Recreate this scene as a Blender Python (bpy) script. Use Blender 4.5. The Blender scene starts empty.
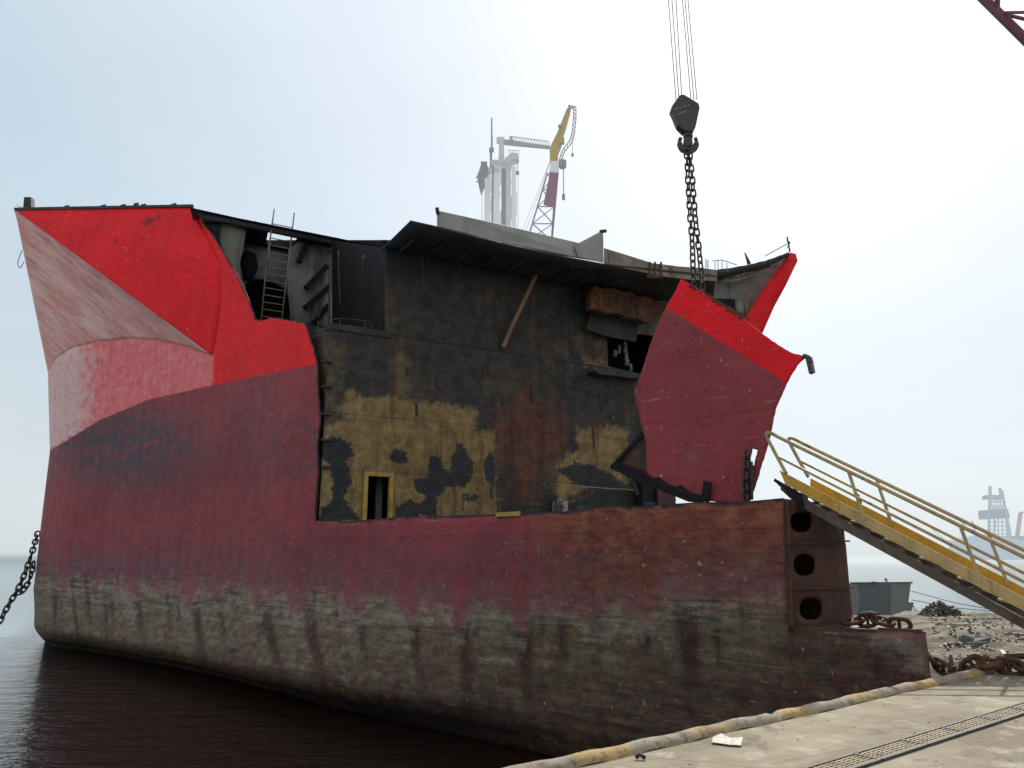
import bpy, bmesh, math, random
import numpy as np
from mathutils import Vector, Matrix
from mathutils.geometry import delaunay_2d_cdt
random.seed(7); RNG = np.random.default_rng(7)
SC = bpy.context.scene; COL = SC.collection
F = 760.0; PITCH = math.atan2(552 - 384, F); CZ = 4.3      # water is z = 0, the eye stands 4.3 above it
CP, SP = math.cos(PITCH), math.sin(PITCH)

# ------------------------------------------------------------------ survey maths
def ray(px, py):
    v = 384 - py
    y = F * CP - v * SP
    return ((px - 512) / y, (F * SP + v * CP) / y)
def at(px, py, Y):
    a, b = ray(px, py)
    return Vector((a * Y, Y, b * Y + CZ))
def proj(P):
    P = np.asarray(P, float)
    z = P[..., 2] - CZ
    d = P[..., 1] * CP + z * SP
    return 512 + F * P[..., 0] / d, 384 - F * (z * CP - P[..., 1] * SP) / d
def sdf(px, py, poly):
    """signed distance, positive inside"""
    p = np.array(poly, float); q = np.roll(p, -1, 0)
    best = np.full(px.shape, 1e9); ins = np.zeros(px.shape, bool)
    for (ax, ay), (bx, by) in zip(p, q):
        ex, ey = bx - ax, by - ay
        t = np.clip(((px - ax) * ex + (py - ay) * ey) / (ex * ex + ey * ey + 1e-12), 0, 1)
        best = np.minimum(best, np.hypot(px - ax - t * ex, py - ay - t * ey))
        c = ((ay > py) != (by > py))
        with np.errstate(divide='ignore', invalid='ignore'):
            ins ^= c & (px < ex * (py - ay) / (ey if ey else 1e-12) + ax)
    return np.where(ins, best, -best)

class Surf:
    def inv(self, px, py, g=None):
        u, z = g if g else self.guess(px, py)
        for _ in range(14):
            p0 = self.m(u, z); a, b = proj(p0)
            p1 = proj(self.m(u + .01, z)); p2 = proj(self.m(u, z + .01))
            J = np.array([[(p1[0] - a), (p2[0] - a)], [(p1[1] - b), (p2[1] - b)]]) / .01
            try: d = np.linalg.solve(J, np.array([px - a, py - b]))
            except Exception: print('INV FAIL', px, py, u, z); break
            n = np.hypot(*d)
            if n > 6: d *= 6 / n
            u += d[0]; z += d[1]
        return float(u), float(z)
class VPlane(Surf):
    """vertical plane through p with plan direction d, optional bow"""
    def __init__(s, p, d, bow=0, u0=0, lean=0):
        s.p = np.array(p, float); d = np.array(d, float); s.d = d / np.hypot(*d); s.n = np.array((-s.d[1], s.d[0]))
        s.bow, s.u0, s.lean = bow, u0, lean
    def m(s, u, z):
        o = s.bow * (u - s.u0) ** 2 + s.lean * (z - 6)
        return np.array((s.p[0] + s.d[0] * u + s.n[0] * o, s.p[1] + s.d[1] * u + s.n[1] * o, z))
    def guess(s, px, py):
        a, b = ray(px, py)
        u = (a * s.p[1] - s.p[0]) / (s.d[0] - a * s.d[1])
        return u, b * (s.p[1] + s.d[1] * u) + CZ
    def off(s, k):
        return VPlane(s.p + s.n * k, s.d, s.bow, s.u0, s.lean)
class HPlane(Surf):
    def __init__(s, z): s.z = z
    def m(s, u, v): return np.array((u, v, s.z))
    def inv(s, px, py, g=None):
        a, b = ray(px, py); Y = (s.z - CZ) / b
        return a * Y, Y

def catmull(P, n=24):
    P = [np.array(p, float) for p in P]; P = [2 * P[0] - P[1]] + P + [2 * P[-1] - P[-2]]
    out = []
    for i in range(1, len(P) - 2):
        for k in range(n):
            t = k / n; a, b, c, d = P[i - 1:i + 3]
            out.append(.5 * (2 * b + (c - a) * t + (2 * a - 5 * b + 4 * c - d) * t * t + (3 * b - a - 3 * c + d) * t ** 3))
    out.append(P[-2]); return np.array(out)
class HullSurf(Surf):
    def __init__(s):
        A = (6.2, 11.97); B = (-11.4, 29.2)
        pts = [(9.05, 9.17), A, (1.8, 16.28), (-2.6, 20.6), (-7.0, 24.9), B, (-17, 33.3), (-21.6, 35.9), (-24.0, 38.2), (-24.8, 41.2), (-24.0, 44.8), (-20.8, 48.4), (-15, 51)]
        s.c = catmull(pts); s.L = np.concatenate([[0], np.cumsum(np.hypot(*np.diff(s.c, axis=0).T))])
        t = np.gradient(s.c, s.L, axis=0); t /= np.hypot(t[:, 0], t[:, 1])[:, None]
        s.t = t; s.uB = float(s.L[24 * 5]); s.u0 = float(s.L[24])
        s.uS = float(s.L[24 * 8])
    def m(s, u, z):
        x = np.interp(u, s.L, s.c[:, 0]); y = np.interp(u, s.L, s.c[:, 1])
        tx = np.interp(u, s.L, s.t[:, 0]); ty = np.interp(u, s.L, s.t[:, 1])
        nx, ny = ty * -1.0, tx * 1.0       # outward (towards -x,-y on the near side)
        r = z - CZ
        k = np.interp(r, [-3.7, -1.8, 1.6, 5.0, 9.2], [-1.1, -.68, -.63, -.6, 0])
        w = np.clip((u - s.uB) / (s.uS - s.uB), 0, 1); w = w * w * (3 - 2 * w)
        e = np.clip((u - s.u0 - 5) / 13, 0, 1) * np.clip((s.uS + .4 - u) / 6, 0, 1); zz = np.clip((3.4 - z) / 3.0, 0, 1)
        o = k * w * .95 + 1.25 * e * e * (3 - 2 * e) * zz * zz * (3 - 2 * zz) - np.maximum(1.0 - z, 0) ** 1.6 * (.35 + 1.0 * e)
        return np.stack([x + nx * o, y + ny * o, z + 0 * x], -1) if np.ndim(u) else np.array((x + nx * o, y + ny * o, z))
    def guess(s, px, py):
        a, b = ray(px, py); sl = s.c[:, 0] / s.c[:, 1]
        i = int(np.argmin(np.abs(sl[:24 * 9] - a)))
        return float(s.L[i]), b * s.c[i, 1] + CZ
HULL = HullSurf()

# ------------------------------------------------------------------ node helper
class NT:
    def __init__(s, name):
        s.mat = bpy.data.materials.new(name); s.mat.use_nodes = True
        s.t = s.mat.node_tree; s.t.nodes.clear()
        s.out = s.n('ShaderNodeOutputMaterial'); s.b = s.n('ShaderNodeBsdfPrincipled')
        s.t.links.new(s.b.outputs[0], s.out.inputs[0])
    def n(s, k, **kw):
        o = s.t.nodes.new(k)
        for a, b in kw.items(): setattr(o, a, b)
        return o
    def put(s, sock, v):
        if hasattr(v, 'is_linked') or isinstance(v, bpy.types.NodeSocket): s.t.links.new(v, sock)
        elif isinstance(v, (tuple, list)) and len(v) == 3 and sock.type == 'RGBA': sock.default_value = (*v, 1)
        else: sock.default_value = v
    def math(s, op, a, b=0.0, c=None, clamp=False):
        o = s.n('ShaderNodeMath', operation=op); o.use_clamp = clamp
        s.put(o.inputs[0], a); s.put(o.inputs[1], b)
        if c is not None: s.put(o.inputs[2], c)
        return o.outputs[0]
    def add(s, a, b): return s.math('ADD', a, b)
    def mul(s, a, b): return s.math('MULTIPLY', a, b)
    def mad(s, a, b, c): return s.math('MULTIPLY_ADD', a, b, c)
    def sstep(s, v, lo, hi):
        o = s.n('ShaderNodeMapRange', interpolation_type='SMOOTHSTEP')
        s.put(o.inputs[0], v); o.inputs[1].default_value = lo; o.inputs[2].default_value = hi
        return o.outputs[0]
    def mix(s, f, a, b, mode='MIX'):
        o = s.n('ShaderNodeMix', data_type='RGBA', blend_type=mode); o.clamp_factor = True
        s.put(o.inputs[0], f); s.put(o.inputs[6], a); s.put(o.inputs[7], b)
        return o.outputs[2]
    def obj(s): return s.n('ShaderNodeTexCoord').outputs['Object']
    def uv(s): return s.n('ShaderNodeTexCoord').outputs['UV']
    def map(s, vec, sc, loc=(0, 0, 0), rot=(0, 0, 0)):
        o = s.n('ShaderNodeMapping'); s.put(o.inputs[0], vec); o.inputs[1].default_value = loc; o.inputs[2].default_value = rot; o.inputs[3].default_value = sc
        return o.outputs[0]
    def noise(s, vec, scale=1, det=4, rough=.55, dist=0, col=False):
        o = s.n('ShaderNodeTexNoise'); s.put(o.inputs['Vector'], vec); o.inputs['Scale'].default_value = scale
        o.inputs['Detail'].default_value = det; o.inputs['Roughness'].default_value = rough; o.inputs['Distortion'].default_value = dist
        return o.outputs[1 if col else 0]
    def attr(s, name):
        o = s.n('ShaderNodeAttribute'); o.attribute_name = name; return o.outputs['Fac']
    def bump(s, h, st=.4, d=.02, nrm=None):
        o = s.n('ShaderNodeBump'); o.inputs['Strength'].default_value = st; o.inputs['Distance'].default_value = d
        s.put(o.inputs['Height'], h)
        if nrm: s.put(o.inputs['Normal'], nrm)
        return o.outputs[0]
    def fin(s, col, rough=.6, metal=0, normal=None, spec=.5):
        s.put(s.b.inputs['Base Color'], col); s.put(s.b.inputs['Roughness'], rough); s.put(s.b.inputs['Metallic'], metal)
        s.b.inputs['Specular IOR Level'].default_value = spec
        if normal: s.put(s.b.inputs['Normal'], normal)
        return s.mat
    def seams(s, vec, bw, bh, mortar=.012, off=.5):
        o = s.n('ShaderNodeTexBrick'); s.put(o.inputs['Vector'], vec); o.offset = off
        o.inputs['Scale'].default_value = 1; o.inputs['Mortar Size'].default_value = mortar; o.inputs['Brick Width'].default_value = bw; o.inputs['Row Height'].default_value = bh
        o.inputs['Mortar Smooth'].default_value = .4
        o.inputs['Color1'].default_value = (.35, .35, .35, 1); o.inputs['Color2'].default_value = (.65, .65, .65, 1)
        return o.outputs['Fac'], o.outputs['Color']

# ------------------------------------------------------------------ materials
def mat_shell():
    t = NT('shell_paint'); uv = t.uv()
    spk = t.noise(uv, 38, 3, .6); n_big = t.noise(uv, .35, 5); n_mid = t.noise(uv, 2.2, 6, .65); n_fine = t.noise(uv, 14, 5, .7)
    vert = t.noise(t.map(uv, (2.6, .16, 1)), 1, 6, .65)
    vertf = t.noise(t.map(uv, (9, .35, 1)), 1, 5, .7)
    hor = t.noise(t.map(uv, (.35, 5.5, 1), rot=(0, 0, .05)), 1, 8, .7, .6)
    horf = t.noise(t.map(uv, (1.3, 22, 1), rot=(0, 0, -.04)), 1, 6, .75, .3)
    seam, brick = t.seams(uv, 7.5, 2.35, .02)
    br, bo, fa, ru, sc, st, so = [t.attr(a) for a in ('bright', 'boot', 'fade_shade', 'rust', 'scuff', 'stain', 'soot_dark')]
    # dark antifouling red
    dark = t.mix(t.sstep(n_big, .3, .7), (.225, .040, .054), (.31, .056, .072))
    dark = t.mix(t.mul(t.sstep(vert, .5, .75), .5), dark, (.13, .035, .06))
    dark = t.mix(t.mul(t.sstep(hor, .55, .75), .45), dark, (.30, .06, .08))
    dark = t.mix(t.mul(t.sstep(n_mid, .52, .72), .55), dark, (.16, .025, .04)); dark = t.mix(t.mul(t.sstep(n_fine, .5, .75), .4), dark, (.36, .075, .09)); dark = t.mix(t.mul(t.sstep(n_fine, .5, .3), .35), dark, (.13, .02, .035))
    # rusty right-hand end
    rustc = t.mix(t.sstep(n_mid, .35, .7), (.20, .045, .035), (.27, .105, .055))
    rustc = t.mix(t.mul(t.sstep(horf, .5, .72), .7), rustc, (.34, .17, .12))
    rustc = t.mix(t.mul(t.sstep(vert, .52, .7), .6), rustc, (.16, .035, .035))
    rustc = t.mix(t.mul(t.sstep(n_fine, .58, .7), .5), rustc, (.10, .03, .02))
    dark = t.mix(t.math('MULTIPLY', ru, t.sstep(t.add(t.mul(ru, .55), n_mid), .55, .95)), dark, rustc)
    # scuffs of blue grey
    sn = t.mul(sc, t.sstep(t.add(t.mul(hor, .5), t.mul(n_mid, .5)), .36, .55))
    dark = t.mix(t.mul(sn, .8), dark, (.07, .068, .09))
    # bright topside red, chalked towards the left; shading of the rounded corner painted in
    bright = t.mix(t.sstep(n_big, .35, .7), (.82, .008, .018), (.68, .007, .016))
    bright = t.mix(t.mul(t.sstep(vertf, .55, .75), .3), bright, (.45, .01, .02)); bright = t.mix(t.mul(t.sstep(n_mid, .5, .7), .35), bright, (.80, .035, .045)); bright = t.mix(t.mul(t.sstep(vert, .6, .75), .35), bright, (.30, .02, .02))
    pink = t.mix(t.sstep(t.add(t.mul(vert, .4), t.mul(n_mid, .6)), .35, .65), (.70, .12, .14), (.76, .24, .25))
    pink = t.mix(t.mul(t.sstep(vertf, .5, .75), .35), pink, (.52, .055, .08))
    pink = t.mix(t.mul(t.sstep(n_fine, .6, .7), .4), pink, (.5, .4, .4))
    pink = t.mix(t.mul(t.sstep(t.add(fa, t.mul(t.math('SUBTRACT', n_mid, .5), .5)), .72, 1.1), .85), pink, (.68, .56, .55))
    top = t.mix(t.sstep(t.add(fa, t.mul(t.math('SUBTRACT', n_mid, .5), .2)), .02, .25), bright, pink)
    w1 = t.add(br, t.mul(t.math('SUBTRACT', n_mid, .5), 1.2))
    red = t.mix(t.sstep(w1, -.6, .6), dark, top)
    # boot-top belt: weed-grey green, umber under it
    green = t.mix(t.sstep(hor, .35, .65), (.115, .10, .066), (.21, .19, .135))
    green = t.mix(t.mul(t.sstep(t.add(t.mul(horf, .5), t.mul(hor, .5)), .54, .66), .7), green, (.30, .30, .26))
    green = t.mix(t.sstep(n_mid, .45, .72), green, (.15, .105, .04)); green = t.mix(t.mul(t.sstep(n_fine, .5, .7), .45), green, (.06, .05, .04))
    green = t.mix(t.mul(t.sstep(n_big, .5, .68), .5), green, (.14, .06, .06))
    mar = t.mix(t.sstep(hor, .35, .68), (.060, .043, .036), (.15, .115, .085))
    mar = t.mix(t.mul(t.sstep(horf, .52, .68), .6), mar, (.17, .115, .085))
    mar = t.mix(t.mul(t.sstep(n_fine, .55, .72), .5), mar, (.035, .02, .02))
    mar = t.mix(t.mul(t.sstep(n_mid, .5, .66), .55), mar, (.10, .035, .045))
    depth = t.attr('deep')
    low = t.mix(t.sstep(t.add(depth, t.mul(t.math('SUBTRACT', n_mid, .5), .9)), .15, .85), green, mar)
    low = t.mix(t.mul(t.sstep(t.add(st, t.mul(t.math('SUBTRACT', hor, .5), .5)), .15, .65), .9), low, (.045, .020, .022)); low = t.mix(t.mul(t.attr('endrust'), t.sstep(t.add(n_mid, t.mul(vert, .5)), .55, .85)), low, t.mix(t.sstep(n_fine, .4, .65), (.055, .02, .016), (.15, .055, .04)))
    w2 = t.add(bo, t.mul(t.math('SUBTRACT', n_mid, .5), 60)); w2 = t.add(w2, t.mul(t.math('SUBTRACT', n_fine, .5), 34))
    w2 = t.add(w2, t.mul(t.math('SUBTRACT', vert, .5), 32)); w2 = t.add(w2, t.mul(t.math('SUBTRACT', hor, .5), 34))
    w2 = t.add(w2, t.mul(t.math('SUBTRACT', horf, .5), 16))
    belt = t.mul(t.sstep(w2, -9, 4), t.sstep(w2, 36, 8))
    red = t.mix(t.mul(belt, .5), red, (.17, .105, .14))
    low = t.mix(t.mul(t.mul(t.sstep(w2, -36, -10), t.sstep(hor, .36, .58)), .7), low, (.30, .305, .27))
    col = t.mix(t.sstep(w2, -19, 12), low, red)
    # chips and seams
    mot = t.sstep(t.noise(t.map(uv, (1, 1.7, 1)), 2.6, 12, .82), .34, .68); low2 = t.math('SUBTRACT', 1, t.sstep(w2, -13, 30))
    g = t.mix(mot, (.36, .35, .345), (1.24, 1.2, 1.15)); g2 = t.mix(mot, (.86, .86, .86), (1.12, 1.12, 1.12))
    col = t.mix(1, col, t.mix(t.math('MAXIMUM', low2, t.mul(ru, .8)), g2, g), 'MULTIPLY')
    chip = t.sstep(t.noise(uv, 6.5, 3, .5), .70, .72)
    col = t.mix(t.mul(chip, .6), col, (.42, .36, .36)); col = t.mix(t.mul(t.sstep(t.noise(t.map(uv, (5, 2.2, 1)), 1, 6, .72), .63, .67), .5), col, (.34, .24, .24)); col = t.mix(t.mul(t.sstep(t.noise(t.map(uv, (1.1, 9, 1), rot=(0, 0, .22)), 1, 5, .75), .635, .67), .5), col, (.36, .28, .27)); col = t.mix(t.mul(t.sstep(spk, .6, .75), .12), col, (.0, .0, .0)); col = t.mix(t.mul(t.sstep(spk, .4, .25), .08), col, (.6, .5, .48))
    chip2 = t.sstep(t.noise(t.map(uv, (1, 1, 1), loc=(31, 7, 0)), 3.2, 4, .6), .72, .75)
    col = t.mix(t.mul(chip2, .55), col, (.05, .03, .04))
    col = t.mix(t.mul(seam, .10), col, (.05, .02, .025))
    col = t.mix(.14, col, t.mix(1, col, brick, 'OVERLAY'))
    col = t.mix(t.sstep(t.add(so, t.mul(t.math('SUBTRACT', n_mid, .5), .9)), .35, .75), col, (.022, .018, .024))
    bnd = t.mix(t.sstep(depth, .86, 1.0), (0, 0, 0), (1, 1, 1))
    h = t.add(t.mul(n_mid, .35), t.add(t.mul(seam, -.2), t.add(t.mul(horf, .25), t.mul(n_fine, .10))))
    fr = t.n('ShaderNodeTexWave', wave_profile='SIN'); fr.inputs['Scale'].default_value = .40; fr.inputs['Distortion'].default_value = 1.2; fr.inputs['Detail'].default_value = 1; t.put(fr.inputs[0], t.map(uv, (1, .15, 1)))
    nb = t.bump(t.add(t.noise(uv, .55, 3), t.mul(fr.outputs['Fac'], .22)), .5, .13)
    return t.fin(col, t.mad(n_mid, .3, .5), 0, t.bump(h, .26, .02, nb), .25)

def mat_flare():
    t = NT('chalked_flare_paint'); uv = t.uv()
    r = t.map(uv, (1, 1, 1), rot=(0, 0, .62)); a = t.noise(t.map(r, (.5, 5, 1)), 1, 7, .72, .5); b = t.noise(t.map(r, (.25, 1.2, 1)), 1, 5, .6); c = t.noise(uv, 12, 4, .7)
    col = t.mix(t.sstep(b, .35, .65), (.60, .24, .22), (.70, .42, .38))
    col = t.mix(t.mul(t.sstep(a, .5, .68), .45), col, (.72, .58, .54))
    col = t.mix(t.mul(t.sstep(a, .5, .36), .6), col, (.42, .12, .12))
    return t.fin(col, .7, 0, t.bump(c, .2, .01))

def mat_bulkhead():
    t = NT('scorched_bulkhead'); uv = t.uv()
    big = t.noise(uv, .45, 5, .6); mid = t.noise(uv, 1.9, 6, .65); fine = t.noise(uv, 9, 6, .7)
    vert = t.noise(t.map(uv, (2.2, .22, 1)), 1, 6, .65); vf = t.noise(t.map(uv, (7, .5, 1)), 1, 5, .7)
    seam, brick = t.seams(t.map(uv, (1, 1, 1), loc=(2.1, .55, 0)), 4.2, 1.85, .02)
    ye, bl, ru, so, ta = [t.attr(a) for a in ('yellow', 'blob', 'rust', 'soot_dark', 'tan')]
    blue = t.mix(t.sstep(mid, .3, .7), (.021, .026, .031), (.044, .050, .054))
    blue = t.mix(t.mul(t.sstep(t.add(t.mul(vert, .5), t.mul(big, .5)), .46, .60), .85), blue, (.078, .055, .036)); blue = t.mix(t.mul(t.sstep(fine, .55, .7), .4), blue, (.07, .075, .075))
    tan = t.mix(t.sstep(vert, .35, .7), (.105, .082, .05), (.16, .12, .065))
    col = t.mix(t.sstep(t.add(ta, t.mul(t.math('SUBTRACT', mid, .5), 1.2)), .3, .85), blue, tan)
    red = t.mix(t.sstep(vert, .35, .65), (.065, .034, .028), (.15, .055, .035))
    col = t.mix(t.sstep(t.add(ru, t.mul(t.math('SUBTRACT', mid, .5), 1.1)), .3, .9), col, red)
    yel = t.mix(t.sstep(mid, .35, .68), (.23, .165, .07), (.31, .23, .10))
    yel = t.mix(t.mul(t.sstep(vert, .53, .68), .75), yel, (.20, .075, .025))
    yel = t.mix(t.mul(t.sstep(vf, .6, .72), .6), yel, (.085, .05, .03))
    yel = t.mix(t.mul(t.sstep(fine, .58, .72), .4), yel, (.08, .06, .035))
    wy = t.add(ye, t.mul(t.math('SUBTRACT', mid, .5), 17)); wy = t.add(wy, t.mul(t.math('SUBTRACT', vf, .5), 14)); wy = t.add(wy, t.mul(t.math('SUBTRACT', fine, .5), 8))
    yel = t.mix(t.mul(t.sstep(vert, .42, .7), .5), yel, (.13, .09, .045)); yel = t.mix(t.mul(t.sstep(big, .52, .68), .6), yel, (.10, .075, .042))
    col = t.mix(t.mul(t.sstep(wy, -4, 3.5), .95), col, yel)
    sk = t.attr('streak'); col = t.mix(t.mul(t.sstep(t.add(sk, t.mul(t.math('SUBTRACT', vf, .5), .9)), .3, .9), .75), col, (.115, .036, .018))
    wb = t.add(bl, t.mul(t.math('SUBTRACT', fine, .5), 15)); wb = t.add(wb, t.mul(t.math('SUBTRACT', mid, .5), 14))
    col = t.mix(t.mul(t.mul(t.sstep(wb, -2.2, -.8), t.sstep(wb, .9, -.2)), t.sstep(mid, .45, .6)), col, (.24, .17, .08))
    col = t.mix(t.sstep(wb, -.6, .6), col, t.mix(t.sstep(fine, .4, .7), (.022, .028, .032), (.045, .05, .05)))
    col = t.mix(t.mul(seam, .35), col, (.02, .015, .012))
    mot = t.sstep(t.noise(uv, 2.2, 12, .82), .34, .68); col = t.mix(1, col, t.mix(mot, (.55, .52, .50), (1.35, 1.35, 1.35)), 'MULTIPLY')
    spots = t.sstep(t.noise(t.map(uv, (2.3, 1.1, 1)), 1, 3, .5), .70, .735)
    col = t.mix(t.mul(spots, .75), col, (.03, .02, .018))
    col = t.mix(.1, col, t.mix(1, col, brick, 'OVERLAY'))
    sv = t.add(so, t.mul(t.math('SUBTRACT', big, .5), .7))
    col = t.mix(t.mul(t.sstep(sv, .25, .95), .93), col, (.012, .016, .021))
    h = t.add(t.mul(mid, .4), t.mul(seam, -.6))
    return t.fin(col, .62, 0, t.bump(h, .4, .02, t.bump(t.noise(uv, .8, 2), .3, .1)), .25)

def mat_weather(name, c1, c2, rust=.4, rc=(.12, .045, .02), scale=1.0, rough=.6, streak=True, metal=0, dirt=(.02, .018, .017), dirta=.4, spec=.3):
    t = NT(name); o = t.map(t.obj(), (scale,) * 3)
    n1 = t.noise(o, 1.3, 5); n2 = t.noise(o, 6, 6, .7); v = t.noise(t.map(o, (3, 3, .4)), 1, 5, .65)
    col = t.mix(t.sstep(n1, .35, .65), c1, c2)
    col = t.mix(t.sstep(t.add(n2, t.mul(v, .5)), 1.08 - rust * .55, 1.2 - rust * .4), col, rc)
    if streak: col = t.mix(t.mul(t.sstep(v, .5, .68), dirta), col, dirt)
    return t.fin(col, rough, metal, t.bump(n2, .35, .01), spec)

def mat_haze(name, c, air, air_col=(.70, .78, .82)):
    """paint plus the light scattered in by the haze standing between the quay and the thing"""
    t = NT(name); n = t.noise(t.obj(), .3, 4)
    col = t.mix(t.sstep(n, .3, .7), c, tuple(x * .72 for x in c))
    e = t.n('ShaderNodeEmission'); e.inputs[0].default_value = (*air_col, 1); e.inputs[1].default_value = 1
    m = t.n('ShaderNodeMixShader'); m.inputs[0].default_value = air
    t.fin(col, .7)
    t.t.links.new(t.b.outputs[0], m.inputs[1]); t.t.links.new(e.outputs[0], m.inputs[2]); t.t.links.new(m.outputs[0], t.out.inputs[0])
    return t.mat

def mat_concrete():
    t = NT('quay_concrete'); o = t.obj()
    r = t.map(o, (1, 1, 1), rot=(0, 0, -.63))
    big = t.noise(r, .5, 6, .6); mid = t.noise(r, 2.4, 7, .65); fine = t.noise(r, 22, 6, .75); sw = t.noise(t.map(r, (.7, 4, 1)), 1, 6, .65, .4)
    col = t.mix(t.sstep(big, .3, .7), (.195, .165, .118), (.335, .29, .215))
    col = t.mix(t.mul(t.sstep(sw, .5, .7), .55), col, (.15, .125, .095))
    col = t.mix(t.mul(t.sstep(mid, .52, .66), .6), col, (.45, .415, .35))
    col = t.mix(t.mul(t.sstep(fine, .55, .72), .6), col, (.13, .115, .095))
    dk = t.sstep(t.noise(r, 1.1, 8, .7), .54, .66)
    col = t.mix(t.mul(t.sstep(t.noise(t.map(r, (9, 1.2, 1)), 1, 5, .7), .55, .7), .35), col, (.2, .17, .12))
    col = t.mix(t.mul(dk, .7), col, (.11, .09, .07))
    oil = t.sstep(t.noise(r, .75, 5, .65), .62, .70); col = t.mix(t.mul(oil, .55), col, (.07, .06, .05)); rs = t.sstep(t.noise(r, 1.7, 6, .7), .62, .72); col = t.mix(t.mul(rs, .4), col, (.22, .12, .06))
    cr = t.n('ShaderNodeTexVoronoi', feature='DISTANCE_TO_EDGE'); cr.inputs['Scale'].default_value = .45
    t.put(cr.inputs['Vector'], t.mix(.12, r, t.noise(r, 2, 5, .6, col=True)))
    crk = t.math('SUBTRACT', 1, t.sstep(cr.outputs['Distance'], .0, .012))
    col = t.mix(t.mul(crk, .12), col, (.08, .07, .055))
    h = t.add(t.mul(fine, .5), t.add(t.mul(mid, .8), t.mul(crk, -.5)))
    return t.fin(col, .85, 0, t.bump(h, .7, .02), .2)

def mat_kerb():
    t = NT('kerb_paint'); uv = t.uv()
    o = t.obj(); mid = t.noise(o, 5, 6, .7); big = t.noise(o, 1.2, 4); fine = t.noise(o, 26, 5, .7)
    s = t.n('ShaderNodeSeparateXYZ'); t.put(s.inputs[0], uv)
    w = t.math('SINE', t.mul(s.outputs[0], 4.4))
    w = t.add(w, t.mul(t.math('SUBTRACT', big, .5), 2.2))
    col = t.mix(t.sstep(w, .0, .45), (.30, .27, .22), (.42, .29, .12))
    col = t.mix(t.mul(t.sstep(mid, .42, .62), .85), col, (.25, .20, .14)); col = t.mix(t.mul(t.sstep(t.noise(o, 11, 5, .7), .5, .62), .7), col, (.13, .10, .07))
    col = t.mix(t.mul(t.sstep(fine, .6, .7), .6), col, (.16, .07, .03))
    return t.fin(col, .8, 0, t.bump(mid, .6, .02), .2)

def mat_mud():
    t = NT('shore_mud'); o = t.obj()
    big = t.noise(o, .22, 6, .6); mid = t.noise(o, 1.5, 7, .7); fine = t.noise(o, 9, 6, .75)
    st = t.noise(t.map(o, (.12, 1.1, 1)), 1, 6, .65, .5)
    col = t.mix(t.sstep(st, .38, .62), (.10, .085, .065), (.31, .275, .215))
    col = t.mix(t.mul(t.sstep(mid, .5, .68), .7), col, (.05, .045, .04))
    col = t.mix(t.mul(t.sstep(fine, .56, .7), .5), col, (.42, .38, .31))
    s3 = t.n('ShaderNodeSeparateXYZ'); t.put(s3.inputs[0], o)
    col = t.mix(t.mul(t.sstep(s3.outputs[1], 27, 19), t.sstep(t.noise(o, .8, 6, .7), .36, .56)), col, (.055, .048, .04))
    return t.fin(col, .85, 0, t.bump(t.add(mid, t.mul(fine, .4)), 1.0, .2), .2)

def mat_water():
    t = NT('sea_water'); o = t.obj()
    a = t.noise(t.map(o, (.55, 1.5, 1), rot=(0, 0, .2)), 1, 5, .6, .4); b = t.noise(t.map(o, (2.3, 5.5, 1), rot=(0, 0, -.15)), 1, 4, .6, .5)
    c = t.noise(t.map(o, (.05, .22, 1)), 1, 4)
    s = t.n('ShaderNodeSeparateXYZ'); t.put(s.inputs[0], o)
    # mud stirred up along the hull; hull reflection and open-water sky sheen painted in
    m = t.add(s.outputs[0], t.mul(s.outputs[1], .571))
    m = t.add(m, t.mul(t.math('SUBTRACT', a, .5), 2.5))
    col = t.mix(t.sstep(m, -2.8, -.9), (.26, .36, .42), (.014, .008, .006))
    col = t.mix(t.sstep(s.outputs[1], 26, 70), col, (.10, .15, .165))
    foam = t.sstep(t.noise(t.map(o, (3, 6, 1)), 1, 3, .5), .79, .80)
    col = t.mix(t.mul(foam, t.sstep(s.outputs[1], 26, 14)), col, (.5, .5, .48))
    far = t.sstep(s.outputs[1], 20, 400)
    h = t.add(t.mul(a, 1.0), t.mul(b, .35))
    bp = t.n('ShaderNodeBump'); bp.inputs['Distance'].default_value = .10
    t.put(bp.inputs['Strength'], t.mad(far, -.6, 1.0)); t.put(bp.inputs['Height'], h)
    t.fin(col, t.mad(far, .25, .07), 0, bp.outputs[0]); t.b.inputs['IOR'].default_value = 1.33
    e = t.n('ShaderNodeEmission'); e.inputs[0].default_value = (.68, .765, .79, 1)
    mx = t.n('ShaderNodeMixShader'); t.put(mx.inputs[0], t.mul(t.sstep(s.outputs[1], 60, 1500), .75))  # haze over the far water painted in as a glow growing with distance
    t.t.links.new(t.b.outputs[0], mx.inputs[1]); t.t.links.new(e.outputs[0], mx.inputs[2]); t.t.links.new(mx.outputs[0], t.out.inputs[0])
    return t.mat

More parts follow.
